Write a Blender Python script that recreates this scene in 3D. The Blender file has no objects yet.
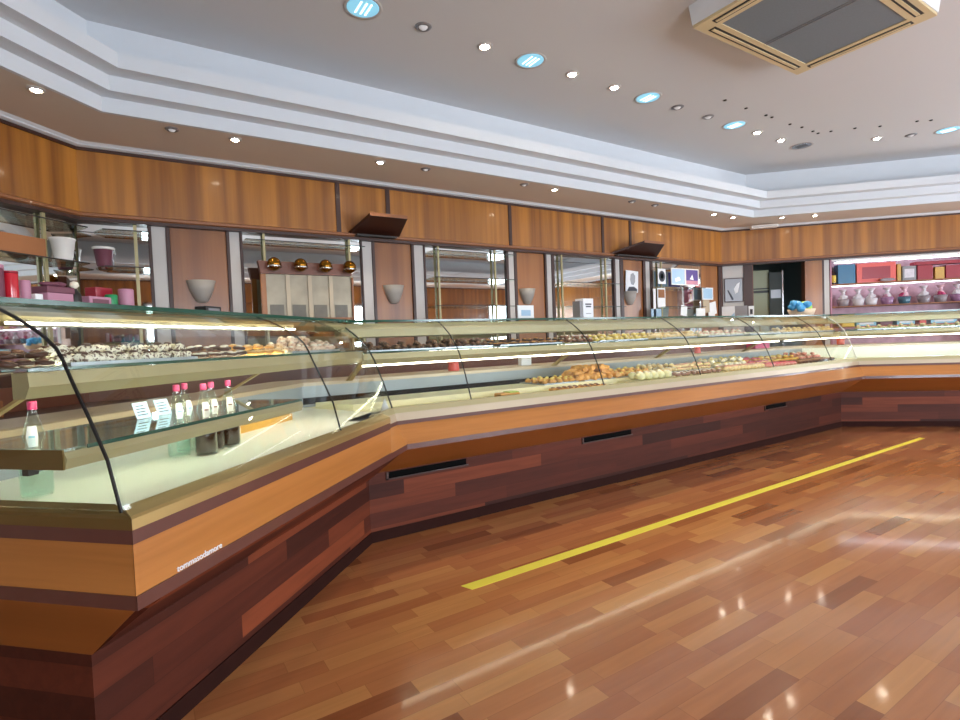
import bpy, math, random
import numpy as np
from mathutils import Vector, Matrix
random.seed(7)
S = math.sqrt(.5)
T225 = math.tan(math.radians(22.5))
sc = bpy.context.scene
COL = sc.collection

# ------------------------------------------------------------------ camera
FPX = 532.28
pt, rl, yw = np.radians([2.09033511, 2.16919456, 57.53949803])
CAMH = 1.2
_f = np.array([0, np.cos(pt), -np.sin(pt)]); _rt = np.array([1, 0, 0.]); _d = np.cross(_f, _rt)
_M = np.array([np.cos(rl)*_rt+np.sin(rl)*_d, -np.sin(rl)*_rt+np.cos(rl)*_d, _f])
_P = np.array([[np.sin(yw), np.cos(yw), 0], [-np.cos(yw), np.sin(yw), 0], [0, 0, 1]])
_W = _P @ _M.T
cam = bpy.data.cameras.new('camera'); camo = bpy.data.objects.new('camera', cam); COL.objects.link(camo)
cam.sensor_width = 36; cam.lens = FPX/960*36; cam.clip_start = .02
right, down, fwd = _W[:, 0], _W[:, 1], _W[:, 2]
mm = Matrix.Identity(4)
for i in range(3):
    mm[i][0] = right[i]; mm[i][1] = -down[i]; mm[i][2] = -fwd[i]
mm[2][3] = CAMH
camo.matrix_world = mm
sc.camera = camo
# ------------------------------------------------------------------ look, sky, daylight
sc.view_settings.view_transform = 'Standard'; sc.view_settings.look = 'None'
sc.view_settings.gamma = 1; sc.view_settings.use_curve_mapping = False
sc.view_settings.exposure = 0.6
sc.cycles.transparent_max_bounces = 32
w = bpy.data.worlds.new('sky'); sc.world = w; w.use_nodes = True
bg = w.node_tree.nodes['Background']; bg.inputs[0].default_value = (.75, .88, 1, 1); bg.inputs[1].default_value = 3.0

def area(name, loc, rot, sx, sy, power, col):
    l = bpy.data.lights.new(name, 'AREA'); l.shape = 'RECTANGLE'; l.size = sx; l.size_y = sy
    l.energy = power; l.color = col
    o = bpy.data.objects.new(name, l); COL.objects.link(o); o.location = loc; o.rotation_euler = rot
    return o
WIN_S = [(.1, 2.1), (4.85, 7.0), (9.3, 10.9)]     # windows of the south wall (x ranges)
WIN_E = [(-.3, 1.05)]                             # windows of the east wall (y ranges)
WZ = (.35, 2.3)
for a, b in WIN_S:
    area('daylight', ((a+b)/2, -3.85, 1.32), (math.radians(90), 0, 0), b-a, 1.9, 78*(b-a), (.89, .945, 1))
for a, b in WIN_E:
    area('daylight', (11.65, (a+b)/2, 1.32), (math.radians(90), 0, math.radians(90)), b-a, 1.9, 75*(b-a), (.89, .945, 1))

# ------------------------------------------------------------------ materials
def srgb(h):
    if isinstance(h, str):
        h = h.lstrip('#'); c = [int(h[i:i+2], 16)/255 for i in (0, 2, 4)]
    else: c = [x/255 for x in h]
    return tuple(x/12.92 if x <= .04045 else ((x+.055)/1.055)**2.4 for x in c) + (1,)
MATS = {}
def newmat(n):
    m = bpy.data.materials.new(n); m.use_nodes = True; MATS[n] = m
    return m, m.node_tree.nodes, m.node_tree.links, m.node_tree.nodes['Principled BSDF']
def mat(n, col, rough=.5, metal=0, noise=.06, scale=8, emit=None, es=0, coat=0, alpha=None, spec=.5):
    m, N, L, b = newmat(n)
    c = srgb(col)
    tc = N.new('ShaderNodeTexCoord'); nz = N.new('ShaderNodeTexNoise'); nz.inputs['Scale'].default_value = scale
    nz.inputs['Detail'].default_value = 3
    L.new(tc.outputs['Object'], nz.inputs['Vector'])
    mx = N.new('ShaderNodeMix'); mx.data_type = 'RGBA'
    mx.inputs[6].default_value = tuple(x*(1-noise) for x in c[:3])+(1,)
    mx.inputs[7].default_value = tuple(min(1, x*(1+noise)) for x in c[:3])+(1,)
    L.new(nz.outputs[0], mx.inputs[0]); L.new(mx.outputs[2], b.inputs['Base Color'])
    b.inputs['Roughness'].default_value = rough; b.inputs['Metallic'].default_value = metal
    b.inputs['Specular IOR Level'].default_value = spec
    if coat: b.inputs['Coat Weight'].default_value = coat; b.inputs['Coat Roughness'].default_value = .08
    if emit:
        b.inputs['Emission Color'].default_value = srgb(emit); b.inputs['Emission Strength'].default_value = es
    return m
def mathn(N, L, op, a, b=None):
    x = N.new('ShaderNodeMath'); x.operation = op
    for i, v in enumerate((a, b)):
        if v is None: continue
        if isinstance(v, (int, float)): x.inputs[i].default_value = v
        else: L.new(v, x.inputs[i])
    return x.outputs[0]
def glassmat(n, tint, refl=1.0, rough=0.0, base=.03):
    m = bpy.data.materials.new(n); m.use_nodes = True; MATS[n] = m
    N = m.node_tree.nodes; L = m.node_tree.links; N.clear()
    o = N.new('ShaderNodeOutputMaterial'); mx = N.new('ShaderNodeMixShader')
    t = N.new('ShaderNodeBsdfTransparent'); t.inputs[0].default_value = tint + (1,)
    g = N.new('ShaderNodeBsdfGlossy'); g.inputs['Roughness'].default_value = rough
    g.inputs['Color'].default_value = (.95, 1, .97, 1)
    ge = N.new('ShaderNodeNewGeometry'); dt = N.new('ShaderNodeVectorMath'); dt.operation = 'DOT_PRODUCT'
    L.new(ge.outputs['Normal'], dt.inputs[0]); L.new(ge.outputs['Incoming'], dt.inputs[1])
    c1 = mathn(N, L, 'SUBTRACT', 1, mathn(N, L, 'ABSOLUTE', dt.outputs['Value']))
    rf = mathn(N, L, 'ADD', mathn(N, L, 'MULTIPLY', mathn(N, L, 'POWER', c1, 5), .96), base)
    L.new(mathn(N, L, 'MULTIPLY', rf, refl), mx.inputs[0])
    L.new(t.outputs[0], mx.inputs[1]); L.new(g.outputs[0], mx.inputs[2]); L.new(mx.outputs[0], o.inputs[0])
    return m
def planks(n, ua, va, wid, ln, cols, rough, coat=0, grain=.25, seam=.35, bump=.02, gap=.0012, glossvar=.0, coatr=.12):
    """boards running along axis ua, stacked along va, random length shift per row and random tone per board"""
    m, N, L, b = newmat(n)
    tc = N.new('ShaderNodeTexCoord'); sp = N.new('ShaderNodeSeparateXYZ'); L.new(tc.outputs['Object'], sp.inputs[0])
    U, V = sp.outputs[ua], sp.outputs[va]
    vr = mathn(N, L, 'DIVIDE', V, wid); row = mathn(N, L, 'FLOOR', vr)
    wn = N.new('ShaderNodeTexWhiteNoise'); wn.noise_dimensions = '1D'; L.new(row, wn.inputs['W'])
    ur = mathn(N, L, 'ADD', mathn(N, L, 'DIVIDE', U, ln), mathn(N, L, 'MULTIPLY', wn.outputs[0], 7.3))
    cell = mathn(N, L, 'FLOOR', ur)
    cb = N.new('ShaderNodeCombineXYZ'); L.new(row, cb.inputs[0]); L.new(cell, cb.inputs[1])
    w2 = N.new('ShaderNodeTexWhiteNoise'); w2.noise_dimensions = '2D'; L.new(cb.outputs[0], w2.inputs['Vector'])
    rp = N.new('ShaderNodeValToRGB'); rp.color_ramp.interpolation = 'LINEAR'
    els = rp.color_ramp.elements
    while len(els) < len(cols): els.new(.5)
    for i, (p, c) in enumerate(cols): els[i].position = p; els[i].color = srgb(c)
    L.new(w2.outputs[0], rp.inputs[0])
    # grain stretched along the board, shifted per board
    mp = N.new('ShaderNodeMapping'); sca = [30, 30, 30]; sca[ua] = 2.2
    mp.inputs['Scale'].default_value = sca
    ad = N.new('ShaderNodeVectorMath'); ad.operation = 'ADD'; L.new(tc.outputs['Object'], ad.inputs[0]); L.new(w2.outputs['Color'], ad.inputs[1])
    L.new(ad.outputs[0], mp.inputs[0])
    nz = N.new('ShaderNodeTexNoise'); nz.inputs['Scale'].default_value = 1; nz.inputs['Detail'].default_value = 5; nz.inputs['Distortion'].default_value = .6
    L.new(mp.outputs[0], nz.inputs['Vector'])
    g = mathn(N, L, 'ADD', mathn(N, L, 'MULTIPLY', nz.outputs[0], grain*2), 1-grain)
    # seams
    def edge(x, size):
        fr = mathn(N, L, 'FRACT', x); d = mathn(N, L, 'MINIMUM', fr, mathn(N, L, 'SUBTRACT', 1, fr))
        return mathn(N, L, 'LESS_THAN', d, gap/size)
    sm = mathn(N, L, 'MAXIMUM', edge(vr, wid), edge(ur, ln))
    sd = mathn(N, L, 'SUBTRACT', 1, mathn(N, L, 'MULTIPLY', sm, seam))
    f = mathn(N, L, 'MULTIPLY', g, sd)
    vm = N.new('ShaderNodeVectorMath'); vm.operation = 'SCALE'; L.new(rp.outputs[0], vm.inputs[0]); L.new(f, vm.inputs['Scale'])
    L.new(vm.outputs[0], b.inputs['Base Color'])
    b.inputs['Roughness'].default_value = rough
    if not coat: b.inputs['Specular IOR Level'].default_value = .25
    if glossvar:
        n2 = N.new('ShaderNodeTexNoise'); n2.inputs['Scale'].default_value = 3; L.new(tc.outputs['Object'], n2.inputs['Vector'])
        L.new(mathn(N, L, 'ADD', mathn(N, L, 'MULTIPLY', n2.outputs[0], glossvar), rough-glossvar/2), b.inputs['Roughness'])
    if coat: b.inputs['Coat Weight'].default_value = coat; b.inputs['Coat Roughness'].default_value = coatr
    if bump:
        bp = N.new('ShaderNodeBump'); bp.inputs['Strength'].default_value = bump*5; bp.inputs['Distance'].default_value = .01
        L.new(nz.outputs[0], bp.inputs['Height']); L.new(bp.outputs[0], b.inputs['Normal'])
    return m
def veneer(n, c1, c2, ua, rough=.35, stripe=7.0, coat=.2, fig=.5):
    """veneer with broad soft flames repeating along axis ua"""
    m, N, L, b = newmat(n)
    tc = N.new('ShaderNodeTexCoord')
    mp = N.new('ShaderNodeMapping'); sca = [.4, .4, .25]; sca[ua] = stripe if ua < 3 else .4
    mp.inputs['Scale'].default_value = sca; L.new(tc.outputs['Object'], mp.inputs[0])
    nz = N.new('ShaderNodeTexNoise'); nz.inputs['Scale'].default_value = 1; nz.inputs['Detail'].default_value = 2
    L.new(mp.outputs[0], nz.inputs['Vector'])
    mp2 = N.new('ShaderNodeMapping'); s2 = [3, 3, 2]; s2[ua] = 60; mp2.inputs['Scale'].default_value = s2; L.new(tc.outputs['Object'], mp2.inputs[0])
    n2 = N.new('ShaderNodeTexNoise'); n2.inputs['Scale'].default_value = 1; n2.inputs['Detail'].default_value = 4; L.new(mp2.outputs[0], n2.inputs['Vector'])
    f = mathn(N, L, 'ADD', mathn(N, L, 'MULTIPLY', nz.outputs[0], 1-fig*.35), mathn(N, L, 'MULTIPLY', n2.outputs[0], fig*.35))
    rp = N.new('ShaderNodeValToRGB'); rp.color_ramp.elements[0].position = .34; rp.color_ramp.elements[1].position = .66
    rp.color_ramp.elements[0].color = srgb(c1); rp.color_ramp.elements[1].color = srgb(c2)
    L.new(f, rp.inputs[0]); L.new(rp.outputs[0], b.inputs['Base Color'])
    b.inputs['Roughness'].default_value = rough
    if coat: b.inputs['Coat Weight'].default_value = coat; b.inputs['Coat Roughness'].default_value = .1
    return m
M = MATS
planks('floor_parquet', 0, 1, .078, .44, [(0, '#8c5230'), (.1, '#ab6a40'), (.6, '#bb7a4a'), (1, '#ca8e54')], .22, coat=.55, grain=.2, seam=.22, glossvar=.12, coatr=.07)
planks('plinth_planks', 0, 2, .088, 1.1, [(0, '#36150c'), (.5, '#4c2013'), (.85, '#5c2918'), (1, '#7c3c22')], .62, coat=0, grain=.4, seam=.3)
veneer('cherry_panel', '#804c1a', '#b6772c', 0, stripe=9)
veneer('cherry_pilaster', '#7c4820', '#a06632', 0, stripe=6, coat=.1)
veneer('band_beech', '#9c6028', '#bb7a3c', 2, stripe=5, coat=.3, fig=.8)
veneer('slope_wood', '#864c1c', '#9a5c26', 2, stripe=5)
mat('dark_trim', '#3a1c12', .45, coat=.05, noise=.2)
mat('kick_wood', '#2c120c', .8, spec=.15, noise=.2)
mat('purple_trim', '#5c342b', .4, coat=.2, noise=.15, scale=14)
mat('ledge_wood', '#8f5a35', .35, coat=.3, noise=.15)
mat('white_paint', '#d3d8de', .6, noise=.015)
mat('tan_soffit', '#d4c8bb', .6, noise=.015)
mat('grey_ceiling', '#cccccd', .65, noise=.015, scale=2)
mat('white_metal', '#bdb8b4', .4, noise=.04)
mat('gold_metal', '#b89f68', .32, metal=.75, noise=.06)
mat('gold_shaded', '#7c6436', .35, metal=.6, noise=.06)  # the rail gold darkened, shade of the counter end put into the colour
mat('champagne', '#a89d74', .4, metal=.25, noise=.03)
mat('beige_sill', '#b3a288', .35, metal=.2, noise=.05)
mat('cream_deck', '#ebe4b8', .35, noise=.02)
mat('white_deck', '#f2f2e6', .3, noise=.02)
mat('steel', '#a2a9ad', .35, metal=.7, noise=.05)
mat('black', '#141414', .45)
mat('vent_black', '#080808', .9, spec=.1)
mat('near_black', '#26211e', .5)
mat('rubber_black', '#0c0d0e', .35)
mat('back_wood', '#6d4130', .4, noise=.2, scale=5)
mat('green_edge', '#1f4a3a', .15, noise=.2)
mat('tube_light', '#ffffff', .5, emit='#fff6dc', es=11)
mat('case_tube', '#ffffff', .5, emit='#fff6dc', es=30)
mat('riser_steel', '#8f989c', .5, metal=.2)
mat('gift_tube', '#ffffff', .5, emit='#eef4ff', es=6)
mat('spot_bulb', '#ffffff', .5, emit='#fff0d6', es=60)
mat('blue_bulb', '#8fc4d8', .4, emit='#7cc6e2', es=.5)
mat('dim_bulb', '#c8c8cc', .3, emit='#ffffff', es=.15)
mat('grey_metal', '#8b8c90', .35, metal=.5)
mat('chrome', '#c9ccd0', .12, metal=1)
mat('mirror_silver', '#d9dedd', .02, metal=1, noise=0)
mat('yellow_tape', '#eee04a', .5, noise=.1)
mat('ac_beige', '#d2bf94', .45, noise=.03)
mat('ac_white', '#dfe3e6', .4)
mat('ac_grille', '#6f7880', .5, noise=.1, scale=60)
mat('paper', '#e9ebef', .7, noise=.03)
mat('paper_blue', '#9dbdd8', .6, noise=.12, scale=40)
mat('ink', '#3b3d48', .7)
mat('sconce_glass', '#a29c95', .5, noise=.1)
mat('pink', '#bb8296', .5, noise=.08); mat('pink_dark', '#74414f', .5, noise=.1)
mat('pink_pale', '#dcb4bf', .5); mat('magenta', '#c22f68', .4); mat('cap_pink', '#bc3c68', .35)
mat('red', '#c41f2e', .22, coat=.4); mat('deep_red', '#9a1c2e', .35, coat=.3); mat('coral', '#e0584e', .35)
mat('green', '#17894f', .35); mat('orange', '#d07a2c', .5)
mat('teal_blue', '#1f6a92', .35, coat=.3); mat('light_blue', '#8ec9e2', .4); mat('yellow', '#e0c04a', .5)
mat('kraft', '#94603a', .6, noise=.1); mat('grey_box', '#8c8a8e', .5, noise=.15); mat('gold_box', '#c79a44', .4, noise=.15, scale=30)
mat('white_gloss', '#eceae6', .2)
mat('purple_pic', '#4b3a7d', .4, emit='#5a4a9a', es=.1)
mat('blue_pic', '#9fbfe2', .4, emit='#b9d2ee', es=.05)
mat('amber_glass', '#8a5f18', .08, metal=.9)
mat('aged_mirror', '#9a8f7a', .35, metal=.3, noise=.45, scale=6)
mat('smoked_panel', '#6a6354', .35, noise=.3, scale=12)
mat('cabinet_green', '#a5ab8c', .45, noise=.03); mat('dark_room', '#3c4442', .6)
mat('wicker', '#d8c4ae', .7, noise=.35, scale=60)
mat('cello_white', '#dcd6dc', .15, noise=.2, scale=30); mat('cello_grey', '#9b9096', .2, noise=.3, scale=40); mat('cello_purple', '#a0779b', .2, noise=.3, scale=40); mat('cello_blue', '#4b7283', .2, noise=.3, scale=40)
mat('gift_back', '#c9a3b3', .6, noise=.35, scale=9)
mat('choc', '#4a2d20', .45, noise=.35, scale=60); mat('choc_light', '#8b6249', .5, noise=.3, scale=70)
mat('icing', '#ece6d6', .4, noise=.08); mat('golden', '#d79c4c', .55, noise=.3, scale=50)
mat('pale_dough', '#e6cc93', .6, noise=.2, scale=50); mat('cream', '#f1e9d0', .5, noise=.08, scale=40)
mat('rose', '#e09a8c', .5, noise=.2, scale=50); mat('pistachio', '#d4d49c', .5, noise=.2, scale=50)
mat('pinkberry', '#d65d6e', .35, noise=.25, scale=60); mat('lemon', '#ead271', .5, noise=.15, scale=40)
mat('liquor_dark', '#2a1612', .1, coat=.3); mat('water_tint', '#b9dcd0', .1)
glassmat('pane', (.982, .992, .984), .9)
glassmat('window_glass', (.97, .985, 1), 1.0)
glassmat('shelf_glass', (.86, .93, .90), 1.1)
glassmat('bottle_glass', (.90, .965, .95), 2.2)
glassmat('clear_box', (.9, .95, .98), 1.6)

mat('green_icing', '#a9c04f', .4)
def speckle(n, ca, cb, thr=.52, scale=110):
    m = mat(n, ca, .5, noise=.05); N = m.node_tree.nodes; L = m.node_tree.links; b = N['Principled BSDF']
    tc = N.new('ShaderNodeTexCoord'); nz = N.new('ShaderNodeTexNoise'); nz.inputs['Scale'].default_value = scale; nz.inputs['Detail'].default_value = 2
    oi = N.new('ShaderNodeObjectInfo'); ad = N.new('ShaderNodeVectorMath'); ad.operation = 'ADD'
    L.new(tc.outputs['Object'], ad.inputs[0]); L.new(oi.outputs['Random'], ad.inputs[1]); L.new(ad.outputs[0], nz.inputs['Vector'])
    rp = N.new('ShaderNodeValToRGB'); rp.color_ramp.elements[0].position = thr-.04; rp.color_ramp.elements[1].position = thr+.04
    rp.color_ramp.elements[0].color = srgb(ca); rp.color_ramp.elements[1].color = srgb(cb)
    L.new(nz.outputs[0], rp.inputs[0]); L.new(rp.outputs[0], b.inputs['Base Color'])
speckle('nougat', '#efe9d2', '#6d5138', .55)
speckle('rose_beige', '#e6c9a6', '#b98a68', .55, 90)
speckle('choc_nut', '#432718', '#a98358', .58, 120)
# ------------------------------------------------------------------ mesh helpers
class MB:
    def __init__(s): s.v = []; s.f = []; s.sm = []
    def add(s, vs, fs, smooth=False):
        o = len(s.v); s.v += [tuple(x) for x in vs]; s.f += [tuple(i+o for i in f) for f in fs]; s.sm += [smooth]*len(fs); return s
    def box(s, x0, x1, y0, y1, z0, z1):
        vs = [(x, y, z) for z in (z0, z1) for y in (y0, y1) for x in (x0, x1)]
        return s.add(vs, [(0, 2, 3, 1), (4, 5, 7, 6), (0, 1, 5, 4), (2, 6, 7, 3), (0, 4, 6, 2), (1, 3, 7, 5)])
    def hull(s, a, b):
        """ring a and ring b (same number of points) joined and capped"""
        n = len(a); fs = [(i, (i+1) % n, n+(i+1) % n, n+i) for i in range(n)] + [tuple(range(n))[::-1], tuple(range(n, 2*n))]
        return s.add(list(a)+list(b), fs)
    def prism(s, prof, x0, x1, k0=0, k1=0):
        """profile [(y,z)] along local x; ends mitred: x = x0 + k0*y, x1 + k1*y"""
        a = [(x0+k0*y, y, z) for y, z in prof]; b = [(x1+k1*y, y, z) for y, z in prof]
        return s.hull(a, b)
    def sheet(s, prof, x0, x1, k0=0, k1=0, th=.006, smooth=True):
        """thin curved sheet following an open profile"""
        n = len(prof); off = []
        for i, (y, z) in enumerate(prof):
            p, q = prof[max(i-1, 0)], prof[min(i+1, n-1)]
            dy, dz = q[0]-p[0], q[1]-p[1]; l = math.hypot(dy, dz) or 1
            off.append((y+dz/l*th, z-dy/l*th))
        vs = []
        for pr in (prof, off):
            for y, z in pr: vs += [(x0+k0*y, y, z), (x1+k1*y, y, z)]
        fs = []
        for i in range(n-1):
            a = 2*i; fs += [(a, a+1, a+3, a+2), (2*n+a, 2*n+a+2, 2*n+a+3, 2*n+a+1)]
            fs += [(a, a+2, 2*n+a+2, 2*n+a), (a+1, 2*n+a+1, 2*n+a+3, a+3)]
        fs += [(0, 2*n, 2*n+1, 1), (2*n-2, 2*n-1, 4*n-1, 4*n-2)]
        return s.add(vs, fs, False)
    def tube(s, pts, r, n=8, cap=True, smooth=True):
        pts = [Vector(p) for p in pts]; rr = r if isinstance(r, (list, tuple)) else [r]*len(pts)
        vs = []; prev = None
        for i, p in enumerate(pts):
            d = (pts[min(i+1, len(pts)-1)]-pts[max(i-1, 0)]).normalized()
            ref = Vector((0, 0, 1)) if abs(d.z) < .9 else Vector((1, 0, 0))
            a = d.cross(ref).normalized(); b = d.cross(a)
            for k in range(n):
                t = 2*math.pi*k/n; vs.append(p+(a*math.cos(t)+b*math.sin(t))*rr[i])
        fs = [(i*n+k, i*n+(k+1) % n, (i+1)*n+(k+1) % n, (i+1)*n+k) for i in range(len(pts)-1) for k in range(n)]
        s.add(vs, fs, smooth)
        if cap:
            o = len(s.v)-len(vs); s.f += [tuple(o+k for k in range(n))[::-1], tuple(o+(len(pts)-1)*n+k for k in range(n))]; s.sm += [False]*2
        return s
    def lathe(s, prof, n=20, c=(0, 0, 0), a0=0, a1=2*math.pi, cap=True, smooth=True, sy=1):
        full = abs(a1-a0-2*math.pi) < 1e-4; m = n if full else n+1
        vs = []
        for r, z in prof:
            for k in range(m):
                t = a0+(a1-a0)*k/n; vs.append((c[0]+r*math.cos(t), c[1]+r*math.sin(t)*sy, c[2]+z))
        fs = []
        for i in range(len(prof)-1):
            for k in range(n if full else n):
                k2 = (k+1) % m
                fs.append((i*m+k, i*m+k2, (i+1)*m+k2, (i+1)*m+k))
        s.add(vs, fs, smooth)
        if cap:
            o = len(s.v)-len(vs)
            s.f += [tuple(o+k for k in range(m))[::-1], tuple(o+(len(prof)-1)*m+k for k in range(m))]; s.sm += [False]*2
        return s
    def blob(s, c, r, n=8, m=5, jit=.12, rnd=random):
        vs = []; ph = rnd.random()*6
        for i in range(m+1):
            th = math.pi*i/m
            for k in range(n):
                t = 2*math.pi*k/n; j = 1+jit*math.sin(3*t+ph+i)+jit*.6*(rnd.random()-.5)
                vs.append((c[0]+r[0]*j*math.sin(th)*math.cos(t), c[1]+r[1]*j*math.sin(th)*math.sin(t), c[2]+r[2]*math.cos(th)))
        fs = [(i*n+k, i*n+(k+1) % n, (i+1)*n+(k+1) % n, (i+1)*n+k) for i in range(m) for k in range(n)]
        return s.add(vs, [f[::-1] for f in fs], True)
    def mesh(s, name, mats):
        me = bpy.data.meshes.new(name); me.from_pydata([tuple(v) for v in s.v], [], s.f)
        me.polygons.foreach_set('use_smooth', s.sm)
        for m in (mats if isinstance(mats, (list, tuple)) else [mats]): me.materials.append(M[m])
        import bmesh
        bm = bmesh.new(); bm.from_mesh(me); bmesh.ops.recalc_face_normals(bm, faces=bm.faces); bm.to_mesh(me); bm.free()
        me.update(); return me
    def build(s, name, mats, parent=None, bevel=0):
        o = bpy.data.objects.new(name, s.mesh(name, mats)); COL.objects.link(o)
        if parent is not None: o.parent = parent
        if bevel:
            md = o.modifiers.new('bevel', 'BEVEL'); md.width = bevel; md.segments = 2; md.limit_method = 'ANGLE'
        return o
def tag(o, label=None, cat=None, group=None, kind=None):
    if label: o['label'] = label
    if cat: o['category'] = cat
    if group: o['group'] = group
    if kind: o['kind'] = kind
    return o
def empty(name, loc, rz=0, label=None, cat=None, group=None):
    o = bpy.data.objects.new(name, None); COL.objects.link(o); o.location = loc; o.rotation_euler = (0, 0, rz); o.empty_display_size = .05
    return tag(o, label, cat, group)
def struct(name, mb, m, loc=None, rz=0, bevel=0):
    o = mb.build(name, m, bevel=bevel)
    if loc is not None: o.location = loc; o.rotation_euler = (0, 0, rz)
    return tag(o, kind='structure')
def copy_tree(o, parent=None):
    c = o.copy(); COL.objects.link(c)
    if parent is not None: c.parent = parent
    for ch in o.children: copy_tree(ch, c)
    return c

# ------------------------------------------------------------------ room plan
# wall planes: normal n (pointing out of the room) and distance c
R45 = math.radians(45)
nL = (-S, S); nR = (S, S)
PL = [('main', (0, 1), 5.24), ('right', nR, 9.36), ('east', (1, 0), 11.4), ('south', (0, -1), 3.6), ('west', (-1, 0), 4.0), ('left', nL, 3.97)]
def ring(offs):
    """corner points of the room with each wall plane moved inwards by offs[name]"""
    P = []
    n = len(PL)
    for i in range(n):
        (na, a, ca), (nb, b, cb) = PL[i], PL[(i+1) % n]
        ca -= offs.get(na, offs['*']); cb -= offs.get(nb, offs['*'])
        det = a[0]*b[1]-a[1]*b[0]
        P.append(((ca*b[1]-cb*a[1])/det, (a[0]*cb-b[0]*ca)/det))
    return P      # P[i] = corner between wall i and i+1
def sweep(mb, prof, closed=True):
    """prof = [(offset dict, z)] swept round the room"""
    rings = [[(x, y, z) for x, y in ring(o if isinstance(o, dict) else {'*': o})] for o, z in prof]
    n = len(PL); m = len(rings); vs = [p for r in rings for p in r]
    fs = []
    for j in range(m if closed else m-1):
        j2 = (j+1) % m
        for i in range(n): fs.append((j*n+i, j*n+(i+1) % n, j2*n+(i+1) % n, j2*n+i))
    return mb.add(vs, fs)
RZ = {'main': 0, 'left': R45, 'right': -R45}
# floor and ceilings
fl = MB(); pr = ring({'*': -.1}); fl.hull([(x, y, -.1) for x, y in pr], [(x, y, 0) for x, y in pr]); struct('floor', fl, 'floor_parquet')
HC = 3.5
ce = MB(); ce.hull([(x, y, HC) for x, y in pr], [(x, y, HC+.1) for x, y in pr]); struct('ceiling', ce, 'grey_ceiling')
D1 = {'*': .83, 'left': .756, 'right': .86}
def dd(k): return {a: v+k for a, v in D1.items()}
so = MB(); sweep(so, [(0, 2.84), (dd(-.006), 2.84), (dd(-.006), 2.85), (0, 2.85)]); struct('trim_1', so, 'tan_soffit')
co = MB(); sweep(co, [(D1, 2.8385), (D1, 2.938), (dd(.125), 2.938), (dd(.125), 3.037), (dd(.26), 3.037), (dd(.26), 3.135), (dd(-.16), 3.145), (dd(-.16), 2.86), (dd(-.03), 2.86), (dd(-.03), 2.8385)]); struct('trim_2', co, 'white_paint')
cv = MB(); sweep(cv, [(dd(-.16), 3.13), (dd(-.15), 3.13), (dd(-.15), HC), (dd(-.16), HC)]); struct('trim_3', cv, 'white_paint')
cr = MB(); sweep(cr, [(.0, 2.80), (.11, 2.812), (.135, 2.818), (.14, 2.826), (.165, 2.84), (0, 2.84)]); struct('trim_4', cr, 'white_paint')
dk = MB(); sweep(dk, [(.02, 2.79), (.1, 2.79), (.1, 2.812), (.02, 2.812)]); struct('trim_5', dk, 'dark_trim')

def seglen(i, off=0):
    a = ring({'*': off}); return a[i-1], a[i]
# walls as boxes in local frames
def wall(name, a, b, nrm, holes, m, z1=HC, th=.12):
    """wall from a to b seen from inside, holes=[(s0,s1,z0,z1)]"""
    L_ = math.hypot(b[0]-a[0], b[1]-a[1]); ang = math.atan2(b[1]-a[1], b[0]-a[0])
    mb = MB(); xs = sorted({-.0, L_} | {h[0] for h in holes} | {h[1] for h in holes})
    for x0, x1 in zip(xs, xs[1:]):
        hs = [h for h in holes if h[0] <= x0+1e-6 and h[1] >= x1-1e-6]
        if not hs: mb.box(x0, x1, 0, th, 0, z1)
        else:
            h = hs[0]
            if h[2] > 0: mb.box(x0, x1, 0, th, 0, h[2])
            mb.box(x0, x1, 0, th, h[3], z1)
    return struct(name, mb, m, (a[0], a[1], 0), ang)
RC = ring({'*': 0})
# corner order: RC[0]=main/right, RC[1]=right/east, RC[2]=east/south, RC[3]=south/west, RC[4]=west/left, RC[5]=left/main
CM0, CM1 = RC[5], RC[0]
wall('wall_main', RC[5], RC[0], None, [], 'back_wood')
DOOR = (.52, 1.26, 0, 2.26); ALC = (1.62, 3.6, .9, 2.27)
wall('wall_right', RC[0], RC[1], None, [DOOR, ALC], 'back_wood')
wall('wall_left', RC[4], RC[5], None, [], 'back_wood')
wall('wall_west', RC[3], RC[4], None, [], 'white_paint')
wall('wall_east', RC[1], RC[2], None, [(RC[1][1]-b, RC[1][1]-a, WZ[0], WZ[1]) for a, b in WIN_E], 'cherry_panel')
wall('wall_south', RC[2], RC[3], None, [(RC[2][0]-b, RC[2][0]-a, WZ[0], WZ[1]) for a, b in WIN_S], 'cherry_panel')
wn = 0
for a, b in WIN_S:
    wn += 1; mb = MB(); y0 = -3.66; y1 = -3.56
    for x0, x1, z0, z1 in ((a, a+.06, *WZ), (b-.06, b, *WZ), (a, b, WZ[0], WZ[0]+.06), (a, b, WZ[1]-.06, WZ[1]), ((a+b)/2-.03, (a+b)/2+.03, *WZ)): mb.box(x0, x1, y0, y1, z0, z1)
    o = struct(f'window_{wn}', mb, 'white_paint'); p = MB(); p.box(a, b, -3.62, -3.612, *WZ); p.build('window_pane', 'window_glass', o)
for a, b in WIN_E:
    wn += 1; mb = MB()
    for q0, q1, z0, z1 in ((a, a+.06, *WZ), (b-.06, b, *WZ), (a, b, WZ[0], WZ[0]+.06), (a, b, WZ[1]-.06, WZ[1])): mb.box(11.36, 11.46, q0, q1, z0, z1)
    o = struct(f'window_{wn}', mb, 'white_paint'); p = MB(); p.box(11.42, 11.428, a, b, *WZ); p.build('window_pane', 'window_glass', o)

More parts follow.
